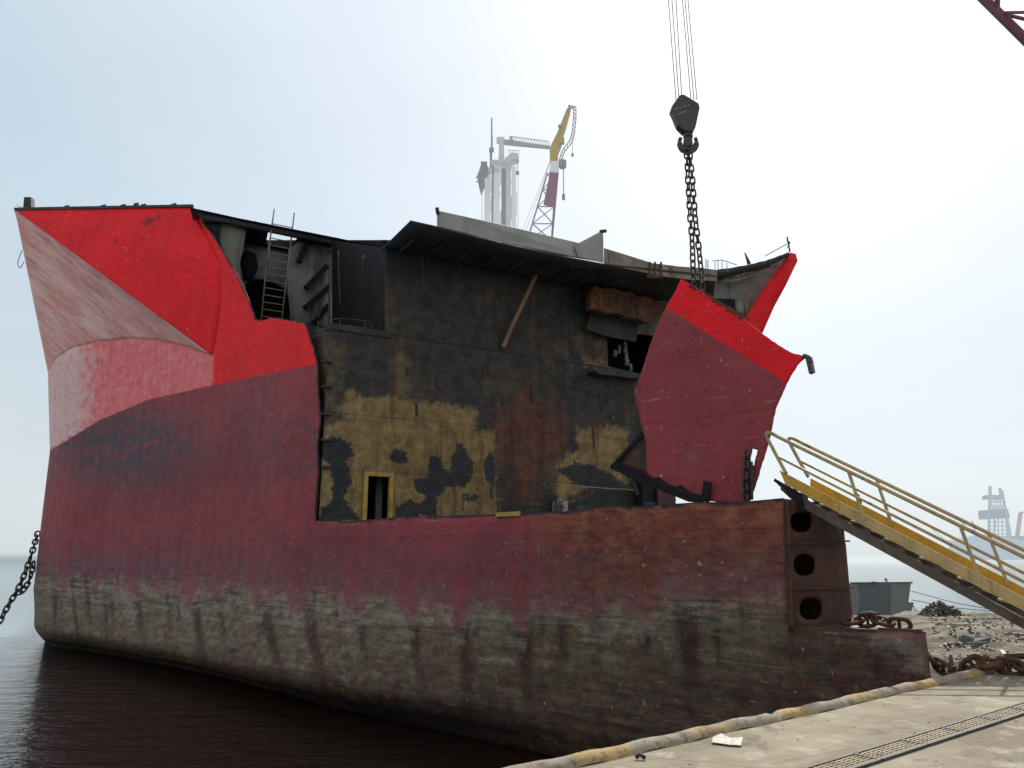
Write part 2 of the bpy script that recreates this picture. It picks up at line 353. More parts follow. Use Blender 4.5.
M = {}
M['shell'] = mat_shell(); M['flare'] = mat_flare(); M['bulk'] = mat_bulkhead()
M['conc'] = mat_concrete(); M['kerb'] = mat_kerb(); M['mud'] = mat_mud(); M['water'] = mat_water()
M['soot_dark'] = mat_weather('sooty_steel', (.022, .026, .031), (.042, .047, .052), .25, (.06, .035, .022))
M['black'] = mat_weather('burnt_steel_and_shade', (.010, .012, .016), (.018, .02, .024), .1, (.02, .015, .012), spec=.1)  # on linings and recess walls the black stands in for deep shade
M['greyin'] = mat_weather('grey_interior_paint', (.12, .14, .14), (.20, .22, .21), .2, (.05, .045, .04), scale=.7, dirta=.75)
M['greypale'] = mat_weather('pale_interior_paint', (.17, .185, .165), (.24, .25, .22), .2, (.08, .07, .055), scale=.7, dirta=.5)
M['bulwark'] = mat_weather('pale_grey_bulwark_paint', (.27, .29, .28), (.34, .36, .345), .12, (.17, .14, .11), scale=.5, dirta=.25, dirt=(.13, .12, .11))
M['coaming'] = mat_weather('stained_beige_coaming', (.20, .175, .14), (.33, .30, .25), .5, (.09, .055, .035), scale=.9, dirta=.7)
M['rust'] = mat_weather('rusty_steel', (.075, .036, .02), (.19, .075, .028), .75, (.045, .025, .018), scale=1.2)
M['drust'] = mat_weather('dark_rusty_steel', (.055, .030, .022), (.10, .045, .028), .5, (.03, .02, .017), scale=1.2)
M['web'] = mat_weather('rusty_web_plate', (.060, .028, .022), (.10, .04, .027), .5, (.04, .025, .02), scale=1.3, dirta=.8)
M['bar'] = mat_weather('rusty_tan_bar', (.20, .13, .075), (.26, .15, .08), .4, (.12, .05, .025))
M['ladder'] = mat_weather('dull_ladder_paint', (.20, .19, .15), (.26, .24, .19), .3, (.08, .06, .045))
M['yframe'] = mat_weather('yellow_door_paint', (.34, .23, .06), (.42, .29, .08), .4, (.18, .09, .03), scale=2, dirta=.3)
M['gyel'] = mat_weather('gangway_yellow_paint', (.58, .34, .035), (.50, .30, .05), .28, (.22, .13, .06), scale=1.6, rough=.5, dirta=.35, dirt=(.12, .08, .04))
M['gtan'] = mat_weather('worn_gangway_paint', (.42, .33, .17), (.50, .39, .19), .4, (.26, .22, .16), scale=1.8, dirta=.45, dirt=(.12, .10, .07))
M['grail'] = mat_weather('worn_rail_paint', (.46, .36, .17), (.38, .32, .20), .4, (.16, .13, .09), scale=2.2, dirta=.5)
M['gbeam'] = mat_weather('dark_gangway_beam', (.085, .066, .058), (.13, .10, .08), .4, (.10, .055, .03), scale=1.2)
M['chain'] = mat_weather('dark_chain_steel', (.02, .02, .022), (.036, .034, .032), .3, (.07, .04, .025), scale=6, rough=.5, spec=.5)
M['rchain'] = mat_weather('rusty_chain_steel', (.055, .029, .02), (.095, .045, .028), .45, (.035, .022, .018), scale=4, rough=.7)
M['hook'] = mat_weather('hook_block_paint', (.030, .033, .036), (.045, .046, .048), .15, (.08, .06, .05), scale=5, rough=.4, spec=.5)
M['mark'] = mat_weather('faded_white_marking', (.30, .31, .32), (.22, .22, .23), .5, (.05, .05, .05), scale=9)
M['rope'] = mat_haze('wire_rope_steel', (.10, .10, .11), .12)
M['boom'] = mat_weather('dull_maroon_boom_paint', (.17, .075, .095), (.22, .10, .115), .2, (.10, .06, .05), dirta=.2)
M['grate'] = mat_weather('worn_yellow_grate', (.25, .175, .06), (.09, .075, .05), .6, (.07, .06, .05), scale=2.5)
M['gratef'] = mat_weather('dark_grate_frame', (.045, .042, .036), (.07, .062, .05), .4, (.14, .09, .04), scale=3)
M['paper'] = mat_weather('dirty_white_paper', (.62, .60, .55), (.52, .49, .43), .1, (.3, .25, .2), scale=8)
M['scrap'] = mat_weather('grey_scrap', (.08, .08, .085), (.14, .13, .12), .4, (.12, .06, .035), scale=2)
M['wood'] = mat_weather('bleached_timber', (.46, .43, .37), (.36, .33, .28), .3, (.2, .17, .13), scale=3)
M['bluepipe'] = mat_weather('blue_grey_pipe', (.10, .15, .24), (.30, .34, .40), .3, (.05, .05, .05), scale=3)
M['pinkstone'] = mat_weather('rubble_stone', (.11, .095, .08), (.19, .165, .13), .3, (.12, .10, .08), scale=3)
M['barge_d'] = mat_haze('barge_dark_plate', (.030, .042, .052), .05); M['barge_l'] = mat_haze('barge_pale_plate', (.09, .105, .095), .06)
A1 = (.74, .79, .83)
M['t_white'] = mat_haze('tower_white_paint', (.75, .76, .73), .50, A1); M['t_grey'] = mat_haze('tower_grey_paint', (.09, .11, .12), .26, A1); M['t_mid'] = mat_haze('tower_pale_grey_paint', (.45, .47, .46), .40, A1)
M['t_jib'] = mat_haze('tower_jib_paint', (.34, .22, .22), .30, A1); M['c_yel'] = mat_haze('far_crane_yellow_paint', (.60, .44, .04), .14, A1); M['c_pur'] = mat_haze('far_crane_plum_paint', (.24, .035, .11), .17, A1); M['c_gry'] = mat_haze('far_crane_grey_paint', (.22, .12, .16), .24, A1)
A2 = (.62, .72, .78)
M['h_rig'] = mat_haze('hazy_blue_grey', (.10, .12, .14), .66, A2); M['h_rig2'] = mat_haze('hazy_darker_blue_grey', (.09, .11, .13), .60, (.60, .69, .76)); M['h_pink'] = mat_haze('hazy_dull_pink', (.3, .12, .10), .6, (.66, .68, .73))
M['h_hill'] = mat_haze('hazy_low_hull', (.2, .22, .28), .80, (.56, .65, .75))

# ------------------------------------------------------------------ object helpers
def link(name, me, mat=None, parent=None):
    o = bpy.data.objects.new(name, me); COL.objects.link(o)
    if mat is not None: me.materials.append(mat)
    if parent is not None: o.parent = parent; o.matrix_parent_inverse = Matrix.Translation(parent.location).inverted() if parent.parent is None else Matrix.Identity(4)
    return o
def part(name, me, mat, parent):
    """mesh given in world coordinates, stored relative to its thing's base"""
    r = parent
    while r.parent is not None: r = r.parent
    if r.location.length: me.transform(Matrix.Translation(-r.location))
    o = bpy.data.objects.new(name, me); COL.objects.link(o)
    if mat is not None and not me.materials: me.materials.append(mat)
    o.parent = parent
    return o
def thing(name, label, cat, loc=(0, 0, 0), group=None):
    o = bpy.data.objects.new(name, None); COL.objects.link(o); o.location = loc; o.empty_display_size = .2
    o['label'] = label; o['category'] = cat
    if group: o['group'] = group
    return o
def tag(o, label, cat, group=None, kind=None):
    o['label'] = label; o['category'] = cat
    if group: o['group'] = group
    if kind: o['kind'] = kind
    return o

def sheet(name, surf, outline, mat, parent, step=.3, holes=(), thick=.03, jag=0.0, attrs=None, px=True, jag_min=0, flip=False):
    """plate on a surface: outline and holes in picture survey points (px) or surface coordinates"""
    cv = (lambda p: surf.inv(*p)) if px else (lambda p: p)
    def prep(o):
        pts = [np.array(cv(p)) for p in o]; out = []
        for a, b in zip(pts, pts[1:] + pts[:1]):
            L = np.hypot(*(b - a)); n = max(1, int(L / (step if not jag else min(step, .16))))
            nn = np.array((-(b - a)[1], (b - a)[0])) / (L + 1e-9)
            for k in range(n):
                p = a + (b - a) * k / n
                if jag and 0 < k and p[1] > jag_min: p = p + nn * random.uniform(-jag, jag)
                out.append(p)
        return np.array(out)
    O = prep(outline); H = [prep(h) for h in holes]
    lo, hi = O.min(0), O.max(0)
    gx, gy = np.meshgrid(np.arange(lo[0] + step / 2, hi[0], step), np.arange(lo[1] + step / 2, hi[1], step))
    g = np.stack([gx.ravel(), gy.ravel()], 1) + RNG.uniform(-.12, .12, (gx.size, 2)) * step
    keep = sdf(g[:, 0], g[:, 1], O) > step * .3
    for h in H: keep &= sdf(g[:, 0], g[:, 1], h) < -step * .3
    g = g[keep]
    V = [Vector(p.tolist()) for p in O]; E = [(i, (i + 1) % len(O)) for i in range(len(O))]
    for h in H:
        b = len(V); V += [Vector(p.tolist()) for p in h]; E += [(b + i, b + (i + 1) % len(h)) for i in range(len(h))]
    V += [Vector(p.tolist()) for p in g]
    r = delaunay_2d_cdt(V, E, [], 0, 1e-6)
    P = np.array([tuple(v) for v in r[0]]); T = np.array(r[2])
    cen = P[T].mean(1); ok = sdf(cen[:, 0], cen[:, 1], O) > 0
    for h in H: ok &= sdf(cen[:, 0], cen[:, 1], h) < 0
    T = T[ok]
    print('SHEET', name, O.min(0), O.max(0), len(V), len(r[2]), len(T)) if len(T) < 3 else None
    used = np.unique(T); mp = -np.ones(len(P), int); mp[used] = np.arange(len(used)); P = P[used]; T = mp[T]
    W = np.array([surf.m(float(u), float(z)) for u, z in P])
    me = bpy.data.meshes.new(name); me.from_pydata(W.tolist(), [], T.tolist())
    uvl = me.uv_layers.new(name='UVMap'); li = np.zeros(len(me.loops), int); me.loops.foreach_get('vertex_index', li)
    uvl.data.foreach_set('uv', P[li].astype(np.float32).ravel())
    if attrs:
        a, b = proj(W)
        for k, v in attrs(a, b, P[:, 0], P[:, 1]).items():
            at_ = me.attributes.new(k, 'FLOAT', 'POINT'); at_.data.foreach_set('value', np.asarray(v, np.float32))
    # face the eye
    me.update()
    n = np.mean([p.normal[:] for p in me.polygons[:50]], 0); c = W.mean(0)
    if np.dot(n, np.array((0, 0, CZ)) - c) < 0: me.flip_normals()
    for p in me.polygons: p.use_smooth = True
    o = part(name, me, mat, parent)
    if thick:
        s = o.modifiers.new('plate', 'SOLIDIFY'); s.thickness = thick; s.offset = -1
    return o

def V3(p): return Vector([float(c) for c in p])
class MB:
    def __init__(s): s.bm = bmesh.new()
    def box(s, c, d, x=(1, 0, 0), y=(0, 1, 0), z=(0, 0, 1)):
        x, y, z = [V3(v).normalized() for v in (x, y, z)]; c = V3(c)
        vs = [s.bm.verts.new(c + x * d[0] / 2 * i + y * d[1] / 2 * j + z * d[2] / 2 * k) for k in (-1, 1) for j in (-1, 1) for i in (-1, 1)]
        for f in ((0, 2, 3, 1), (4, 5, 7, 6), (0, 1, 5, 4), (2, 6, 7, 3), (0, 4, 6, 2), (1, 3, 7, 5)): s.bm.faces.new([vs[i] for i in f])
    def bar(s, a, b, w, h=None, up=(0, 0, 1)):
        a, b = V3(a), V3(b); d = (b - a)
        x = d.normalized(); up = V3(up)
        if abs(x.dot(up)) > .97: up = Vector((0, 1, 0))
        y = up.cross(x).normalized(); z = x.cross(y)
        s.box((a + b) / 2, (d.length, w, h or w), x, y, z)
    def tube(s, pts, r, n=8, closed=False):
        pts = [V3(p) for p in pts]; rs = r if isinstance(r, (list, tuple)) else [r] * len(pts)
        N = len(pts); prev = None; rings = []
        for i, p in enumerate(pts):
            if closed: t = pts[(i + 1) % N] - pts[i - 1]
            else: t = pts[min(i + 1, N - 1)] - pts[max(i - 1, 0)]
            t.normalize()
            if prev is None:
                a = Vector((0, 0, 1)) if abs(t.z) < .9 else Vector((1, 0, 0)); x = t.cross(a).normalized()
            else: x = (prev - t * prev.dot(t)).normalized()
            prev = x; y = t.cross(x)
            rings.append([s.bm.verts.new(p + (x * math.cos(k * 2 * math.pi / n) + y * math.sin(k * 2 * math.pi / n)) * rs[i]) for k in range(n)])
        R = range(N if closed else N - 1)
        for i in R:
            A, B = rings[i], rings[(i + 1) % N]
            for k in range(n): s.bm.faces.new((A[k], A[(k + 1) % n], B[(k + 1) % n], B[k])).smooth = True
        if not closed: s.bm.faces.new(rings[0][::-1]); s.bm.faces.new(rings[-1])
    def prism(s, pts, vec):
        """polygon pts (3D) extruded along vec"""
        vec = V3(vec); A = [s.bm.verts.new(V3(p)) for p in pts]; B = [s.bm.verts.new(V3(p) + vec) for p in pts]
        n = len(A); s.bm.faces.new(A); s.bm.faces.new(B[::-1])
        for i in range(n): s.bm.faces.new((A[i], B[i], B[(i + 1) % n], A[(i + 1) % n]))
    def me(s, name, bevel=0):
        bmesh.ops.recalc_face_normals(s.bm, faces=s.bm.faces)
        m = bpy.data.meshes.new(name); s.bm.to_mesh(m); s.bm.free(); return m
    def build(s, name, mat, parent=None, bevel=0):
        m = s.me(name)
        if parent is None:
            o = bpy.data.objects.new(name, m); COL.objects.link(o); m.materials.append(mat)
        else: o = part(name, m, mat, parent)
        if bevel:
            b = o.modifiers.new('bevel', 'BEVEL'); b.width = bevel; b.segments = 2; b.limit_method = 'ANGLE'
        return o
def tubeo(name, pts, r, mat, parent, n=8):
    m = MB(); m.tube(pts, r, n); return m.build(name, mat, parent)
def catm3(P, n=8):
    P = [V3(p) for p in P]; P = [P[0] * 2 - P[1]] + P + [P[-1] * 2 - P[-2]]; out = []
    for i in range(1, len(P) - 2):
        for k in range(n):
            t = k / n; a, b, c, d = P[i - 1:i + 3]
            out.append((b * 2 + (c - a) * t + (a * 2 - b * 5 + c * 4 - d) * t * t + (b * 3 - a - c * 3 + d) * t ** 3) / 2)
    return out + [P[-2]]
def link_mesh(L, w, r, stud=False):
    m = MB(); pts = []; h = L / 2 - w / 2
    for k in range(7): a = -math.pi / 2 + math.pi * k / 6; pts.append((h + math.cos(a) * w / 2, math.sin(a) * w / 2, 0))
    for k in range(7): a = math.pi / 2 + math.pi * k / 6; pts.append((-h + math.cos(a) * w / 2, math.sin(a) * w / 2, 0))
    m.tube(pts, r, 7, True)
    if stud: m.tube([(0, -w / 2, 0), (0, w / 2, 0)], r * .8, 6)
    return m.me('link')
def chain(root, path, L, w, r, mat, stud=False, jitter=0):
    """links threaded along a path; one mesh shared by all the copies"""
    P = catm3(path, 10); me = link_mesh(L, w, r, stud); me.materials.append(mat)
    D = [0]
    for a, b in zip(P, P[1:]): D.append(D[-1] + (b - a).length)
    pitch = L - 2 * r * 1.15; n = int(D[-1] / pitch)
    A = np.array([tuple(p) for p in P]); D = np.array(D)
    pos = lambda s: Vector([float(np.interp(s, D, A[:, i])) for i in range(3)])
    up = Vector((.3, .25, 1)).normalized()
    for k in range(n):
        a, b = pos(k * pitch), pos((k + 1) * pitch); x = (b - a).normalized()
        u = up if abs(x.dot(up)) < .9 else Vector((.8, .6, 0))
        y = u.cross(x).normalized(); z = x.cross(y)
        ang = (k % 2) * math.pi / 2 + .5 + random.uniform(-jitter, jitter)
        y2 = y * math.cos(ang) + z * math.sin(ang); z2 = x.cross(y2)
        mt = Matrix((x, y2, z2)).transposed().to_4x4(); mt.translation = (a + b) / 2 - root.location
        o = bpy.data.objects.new('link', me); COL.objects.link(o); o.parent = root; o.matrix_local = mt

# ------------------------------------------------------------------ camera, light, sky
cam = bpy.data.cameras.new('Camera'); co = bpy.data.objects.new('Camera', cam); COL.objects.link(co)
co.location = (0, 0, CZ); co.rotation_euler = (math.pi / 2 + PITCH, 0, 0)
cam.sensor_width = 36; cam.lens = 36 * F / 1024; cam.clip_end = 20000; cam.clip_start = .05; SC.camera = co
EL, AZ = math.radians(42), math.radians(25)      # azimuth measured from +Y towards +X
sun = bpy.data.lights.new('Sun', 'SUN'); sun.energy = 4.2; sun.angle = math.radians(.9); sun.color = (1, .94, .84)
so = bpy.data.objects.new('Sun', sun); COL.objects.link(so)
sd = Vector((math.sin(AZ) * math.cos(EL), math.cos(AZ) * math.cos(EL), math.sin(EL)))
so.rotation_euler = sd.to_track_quat('Z', 'Y').to_euler(); so.location = (0, 0, 60)
W = bpy.data.worlds.new('World'); SC.world = W; W.use_nodes = True; nt = W.node_tree; nt.nodes.clear()
def wn(k, **kw):
    o = nt.nodes.new(k)
    for a, b in kw.items(): setattr(o, a, b)
    return o
sky = wn('ShaderNodeTexSky', sky_type='NISHITA'); sky.sun_disc = False; sky.sun_elevation = EL; sky.sun_rotation = AZ
sky.air_density = 1; sky.dust_density = 2.5; sky.ozone_density = 1.5
bg1 = wn('ShaderNodeBackground'); nt.links.new(sky.outputs[0], bg1.inputs[0]); bg1.inputs[1].default_value = .015
tc = wn('ShaderNodeTexCoord'); dt = wn('ShaderNodeVectorMath', operation='DOT_PRODUCT'); nt.links.new(tc.outputs['Generated'], dt.inputs[0]); dt.inputs[1].default_value = sd
rp = wn('ShaderNodeValToRGB'); nt.links.new(dt.outputs['Value'], rp.inputs[0])
E = rp.color_ramp.elements
E[0].position = 0.0; E[0].color = (.70, .67, .63, 1)
E[1].position = 1.0; E[1].color = (.88, .91, .94, 1)
for p, c in ((.35, (.64, .65, .66)), (.62, (.54, .655, .74)), (.80, (.655, .74, .815)), (.92, (.76, .82, .88))):
    e = E.new(p); e.color = (*c, 1)
sx = wn('ShaderNodeSeparateXYZ'); nt.links.new(tc.outputs['Generated'], sx.inputs[0])
mr = wn('ShaderNodeMapRange'); nt.links.new(sx.outputs[2], mr.inputs[0]); mr.inputs[1].default_value = 0; mr.inputs[2].default_value = .22; mr.inputs[3].default_value = .55; mr.inputs[4].default_value = 0
mx = wn('ShaderNodeMix', data_type='RGBA'); nt.links.new(mr.outputs[0], mx.inputs[0]); nt.links.new(rp.outputs[0], mx.inputs[6]); mx.inputs[7].default_value = (.66, .745, .77, 1)
cn = wn('ShaderNodeTexNoise'); cn.inputs['Scale'].default_value = 2.2; cn.inputs['Detail'].default_value = 5
mpn = wn('ShaderNodeMapping'); mpn.inputs[3].default_value = (1, 1, 3); nt.links.new(tc.outputs['Generated'], mpn.inputs[0]); nt.links.new(mpn.outputs[0], cn.inputs['Vector'])
cm = wn('ShaderNodeMapRange'); nt.links.new(cn.outputs[0], cm.inputs[0]); cm.inputs[1].default_value = .3; cm.inputs[2].default_value = .7; cm.inputs[3].default_value = .955; cm.inputs[4].default_value = 1.045
bg2 = wn('ShaderNodeBackground'); nt.links.new(mx.outputs[2], bg2.inputs[0]); nt.links.new(cm.outputs[0], bg2.inputs[1])
ad = wn('ShaderNodeAddShader'); nt.links.new(bg1.outputs[0], ad.inputs[0]); nt.links.new(bg2.outputs[0], ad.inputs[1])
wo = wn('ShaderNodeOutputWorld'); nt.links.new(ad.outputs[0], wo.inputs[0])
SC.view_settings.view_transform = 'Standard'; SC.view_settings.look = 'None'; SC.view_settings.exposure = 0
SC.cycles.max_bounces = 5; SC.cycles.diffuse_bounces = 3

# ------------------------------------------------------------------ the setting
def flat(name, quads, mat, kind='structure', label=None, cat=None):
    me = bpy.data.meshes.new(name); vs = []; fs = []
    for q in quads: fs.append(tuple(range(len(vs), len(vs) + len(q)))); vs += q
    me.from_pydata(vs, [], fs); o = bpy.data.objects.new(name, me); COL.objects.link(o); me.materials.append(mat)
    o['kind'] = kind
    if label: o['label'] = label; o['category'] = cat
    return o
flat('seabed', [[(-3000, -200, -3), (3000, -200, -3), (3000, 9000, -3), (-3000, 9000, -3)]], M['mud'])
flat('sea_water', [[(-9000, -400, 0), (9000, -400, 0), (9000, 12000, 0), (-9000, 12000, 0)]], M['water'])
QZ = 2.6                                                # quay top
_a, _b = HPlane(QZ).inv(575, 768), HPlane(QZ).inv(925, 688.5); qa = Vector((*_a, 0)); qd = (Vector((*_b, 0)) - qa).normalized(); qn = Vector((qd.y, -qd.x, 0)); qa = qa - qn * .10   # qn points inland
qp = lambda s, t, z: tuple(qa + qd * s + qn * t + Vector((0, 0, z)))
m = MB(); m.prism([qp(-30, 0, QZ), qp(60, 0, QZ), qp(60, 50, QZ), qp(-30, 50, QZ)], (0, 0, -6)); q = m.build('quay', M['conc']); q['kind'] = 'structure'
m = MB()                                                # rounded painted kerb along the quay edge, cast in lengths
me = None; vs = []; fs = []; uvs = []
ns = 260; prof = [(-.05, -.06), (-.05, .03), (-.03, .065), (.01, .08), (.06, .07), (.09, .04), (.105, .004)]
for i in range(ns + 1):
    s = -8 + 34 * i / ns; wob = .012 * math.sin(s * 2.1) + .008 * math.sin(s * 5.3)
    for (t, z) in prof: vs.append(qp(s, t + wob, QZ + z * (1 - .5 * max(0, 1 - abs((s % 1.9) - .95) / .05)) + .006 * math.sin(s * 9) + random.uniform(-.004, .004)))
k = len(prof)
for i in range(ns):
    for j in range(k - 1): fs.append((i * k + j, (i + 1) * k + j, (i + 1) * k + j + 1, i * k + j + 1))
me = bpy.data.meshes.new('quay_kerb'); me.from_pydata(vs, [], fs); uv = me.uv_layers.new(name='UVMap')
for l in me.loops: uv.data[l.index].uv = (-8 + 34 * (l.vertex_index // k) / ns, (l.vertex_index % k) * .05)
for p in me.polygons: p.use_smooth = True
ko = bpy.data.objects.new('quay_kerb', me); COL.objects.link(ko); me.materials.append(M['kerb']); ko['kind'] = 'structure'; me.update()

# shore behind the quay: uneven filled ground running out to the water's edge
def shore_z(x, y):
    e = 47.5 + 1.5 * math.sin(x * .3) + .8 * math.sin(x * .9)
    f = min(1, max(0, (e - y) / 5)); g = min(1, max(0, (x - 7.0 - .10 * (y - 12)) / 1.6))
    n = .12 * math.sin(x * 1.9 + y * .7) + .10 * math.sin(y * 2.3 - x) + .07 * math.sin(x * 4.1 + y * 3.3) + .16 * math.sin(y * .9 + 1)
    return -.4 + (1.50 + n * (.7 if y < 30 else .7 - min(.5, (y - 30) / 20))) * f * g
nx, ny = 240, 130; vs = []; fs = []
for j in range(ny + 1):
    for i in range(nx + 1):
        x = 6.7 + 60 * (i / nx) ** 1.6; y = 11.5 + 40 * (j / ny) ** 1.25
        vs.append((x, y, shore_z(x, y) + random.uniform(-.03, .03)))
for j in range(ny):
    for i in range(nx): a = j * (nx + 1) + i; fs.append((a, a + 1, a + nx + 2, a + nx + 1))
me = bpy.data.meshes.new('shore'); me.from_pydata(vs, [], fs)
for p in me.polygons: p.use_smooth = True
o = bpy.data.objects.new('shore', me); COL.objects.link(o); me.materials.append(M['mud']); o['kind'] = 'structure'
m = MB()                                                # rubble nobody could count
for i in range(6500):
    y = 12.5 + 28 * random.random() ** 1.3; x = .50 * y + 1 + random.random() * (y * .45 + 4); r = random.uniform(.015, .07) * (1 + y * .012)
    if x < 8: continue
    z = shore_z(x, y); d = [r * random.uniform(.5, 1.4) for _ in range(3)]
    a = random.random() * 3; m.box((x, y, z + d[2] * .2), d, (math.cos(a), math.sin(a), random.uniform(-.4, .4)), (-math.sin(a), math.cos(a), random.uniform(-.3, .3)), (random.uniform(-.3, .3), .2, 1))
o = m.build('rubble', M['pinkstone']); tag(o, 'loose stones and broken rubble strewn over the muddy shore', 'rubble', kind='stuff')

# ------------------------------------------------------------------ the ship being cut up
ship = thing('ship_wreck', 'huge half-dismantled red ship hull lying in the water against the quay, its side cut open', 'ship', (0, 0, 0))
paint_x = [15, 48, 100, 150, 215, 270, 318, 420]; paint_y = [470, 452, 420, 399, 385, 373, 364, 345]
boot_x = [0, 30, 150, 250, 350, 450, 550, 620, 700, 790, 860, 930, 1000]; boot_y = [566, 570, 578, 585, 592, 600, 604, 602, 592, 594, 608, 650, 690]
drips = [(64, 20, 5), (96, 14, 4), (131, 22, 6), (160, 10, 4), (188, 24, 6), (214, 12, 9), (256, 18, 5), (297, 24, 9), (352, 22, 7), (408, 22, 9), (458, 26, 7), (520, 30, 6), (552, 10, 8), (592, 15, 12), (642, 18, 14), (714, 14, 9), (762, 8, 8)]
stains = [(60, 640, 3, 4), (86, 650, 3, 6), (110, 640, 3, 5), (135, 660, 5, 10), (165, 650, 3, 8), (188, 690, 6, 22), (215, 670, 4, 14), (256, 700, 7, 30), (297, 720, 7, 36), (352, 690, 6, 18), (408, 720, 7, 16), (458, 740, 9, 14), (520, 742, 12, 10), (560, 700, 8, 6), (592, 690, 8, 6), (642, 700, 10, 5), (690, 730, 14, 0), (714, 690, 7, 4), (740, 640, 6, 2)]
scr = random.Random(3)
for _ in range(46): stains.append((scr.uniform(40, 780), scr.uniform(610, 680), scr.uniform(1.5, 4), scr.uniform(0, 10)))
def shell_attrs(px, py, u, z):
    b = np.interp(px, paint_x, paint_y) - py
    bo = np.interp(px, boot_x, boot_y)
    for c, L, w in drips: bo = bo + L * .8 * np.exp(-((px - c) / (w * 1.15)) ** 4)
    st = np.zeros_like(px)
    for c, ye, w, sl in stains:
        t = np.clip((py - 575) / (ye - 575), 0, 1.3); cc = c + sl * t
        st = np.maximum(st, np.exp(-((px - cc) / w) ** 2) * np.clip(1.15 - t, 0, 1) * (py > 560))
    fa = np.where((b > 0), np.clip((216 - px) / 14, 0, 1) * np.clip(.72 + (110 - px) / 130, .72, 1), 0)
    fa = fa * np.clip((py - 335) / 3, 0, 1)
    sc = np.exp(-(((px - 125) / 85) ** 2 + ((py - 448) / 45) ** 2) ** 1.5) * 1.25
    sc = np.maximum(sc, .85 * np.exp(-(((px - 255) / 35) ** 2 + ((py - 430) / 60) ** 2) ** 2) * .45)
    so_r = np.abs(np.hypot((px - 300) / .8, (py - 440) / 1.1) - 20); so = .62 * np.clip(1.1 - so_r / 2.2, 0, 1); sc = np.maximum(sc, so); ring = np.abs(np.hypot((px - 295) / .9, (py - 448) / 1.12) - 24)
    sc = np.maximum(sc, np.clip(1.1 - ring / 4, 0, 1) * .95)
    sc = np.maximum(sc, np.clip((px - 30) / 40, 0, 1) * np.exp(-((py - 560) / 26) ** 2) * .5)
    ru = np.clip((px - 470) / 110, 0, 1) * np.clip(1.15 - .25 * np.abs(px - 700) / 200, 0, 1)
    deep = np.clip((py - bo - 20) / 100, 0, 1) + .45 * np.clip((px - 540) / 60, 0, 1) * np.clip((800 - px) / 100, 0, 1) * 0
    deep = np.where(px > 785, np.maximum(deep, .75 + .25 * (px > 870)), deep)
    so_ring = so
    so = np.clip(1.2 - np.hypot((px - 150) / 1.5, (py - 222) / 1.5) / 14, 0, 1) * 0.52
    so = np.maximum(so, .66 * np.exp(-((np.hypot((px - 878) / 15, (py - 668) / 30)) ** 2)))
    for cx, cy, r in ((232, 651, 3.4), (72, 240, -4), (90, 238, -4), (116, 240, -5), (160, 215, -5), (142, 238, -5), (210, 318, -4), (203, 328, -4), (215, 312, -3)):
        so = np.maximum(so, np.clip(1.4 - np.hypot(px - cx, (py - cy) * .7) / abs(r), 0, 1) * (1 if r > 0 else .5))
    so = np.maximum(so, np.clip(1 - np.abs(z - .42) / .16, 0, 1) * .9 * (px < 520))     # wet black line above the water
    so = np.maximum(so, np.clip((.30 - z) / .3, 0, .55))
    so = np.maximum(so, (py > 600) * np.clip((py - 672 - .08 * px * 0) / 62, 0, .62) * np.clip((680 - px) / 240, 0, 1))  # darker towards the bottom of the hull
    dl = np.full(px.shape, 99.)
    for E_ in (edge_r, top_r):
        for (ax, ay), (bx, by) in zip(E_, E_[1:]):
            ex, ey = bx - ax, by - ay; tt = np.clip(((px - ax) * ex + (py - ay) * ey) / (ex * ex + ey * ey), 0, 1); dl = np.minimum(dl, np.hypot(px - ax - tt * ex, py - ay - tt * ey))
    so = np.maximum(np.maximum(so, so_ring), np.clip(1 - dl / 3.5, 0, 1) * .85)
    er = np.clip((px - 780) / 12, 0, 1) * .55 + .45 * np.clip((px - 905) / 10, 0, 1)
    return dict(endrust=er, bright=b, boot=-(py - bo), fade_shade=fa, rust=ru, scuff=sc, stain=st, soot_dark=so, deep=deep)
K = (213, 356); c1 = (221, 306); c2 = (219, 263); T = (193, 207)
edge_r = [(203, 222), (215, 237), (229, 262), (240, 280), (249, 300), (256, 319), (262, 320), (272, 317), (284, 319), (305, 322), (309, 333), (313, 345), (318, 365), (319, 390), (321, 420), (318, 445), (319, 470), (317, 500), (316, 521)]
top_r = [(340, 522), (362, 520), (400, 517), (440, 516), (500, 514), (520, 511), (560, 512), (600, 507), (640, 506), (700, 502), (740, 502), (783, 498)]
end_r = [(785, 530), (787, 575), (790, 627), (850, 628), (925, 632)]
top_l = [(50, 369), (57, 358), (70, 349), (100, 341), (130, 338), (160, 340), (190, 347)]
g_ = HULL.inv(213, 356); kn_l = []
for p_ in top_l[::-1]: g_ = HULL.inv(*p_, g_); kn_l.append(g_)
uS0, zS0 = kn_l[-1]; U_END = HULL.inv(925, 632)[0]
hi = lambda pts: [HULL.inv(*p) for p in pts]
kn_uv = kn_l[::-1] + hi([K]); K_uv = kn_uv[-1]
ol = [K_uv] + hi([c1, c2, T] + edge_r + top_r + end_r) + [(U_END, -1.2), (HULL.L[-1] - .01, -1.2), (HULL.L[-1] - .01, zS0), (uS0 + 3.6, zS0 - .12), (uS0 + 2, zS0 - .067)] + kn_uv[:-1]
hull = sheet('side_shell', HULL, ol, M['shell'], ship, step=.17, thick=.035, jag=.02, jag_min=8.9, attrs=shell_attrs, px=False)
hull['label'] = 'red side plating with faded pink top corner and weed-stained lower belt'

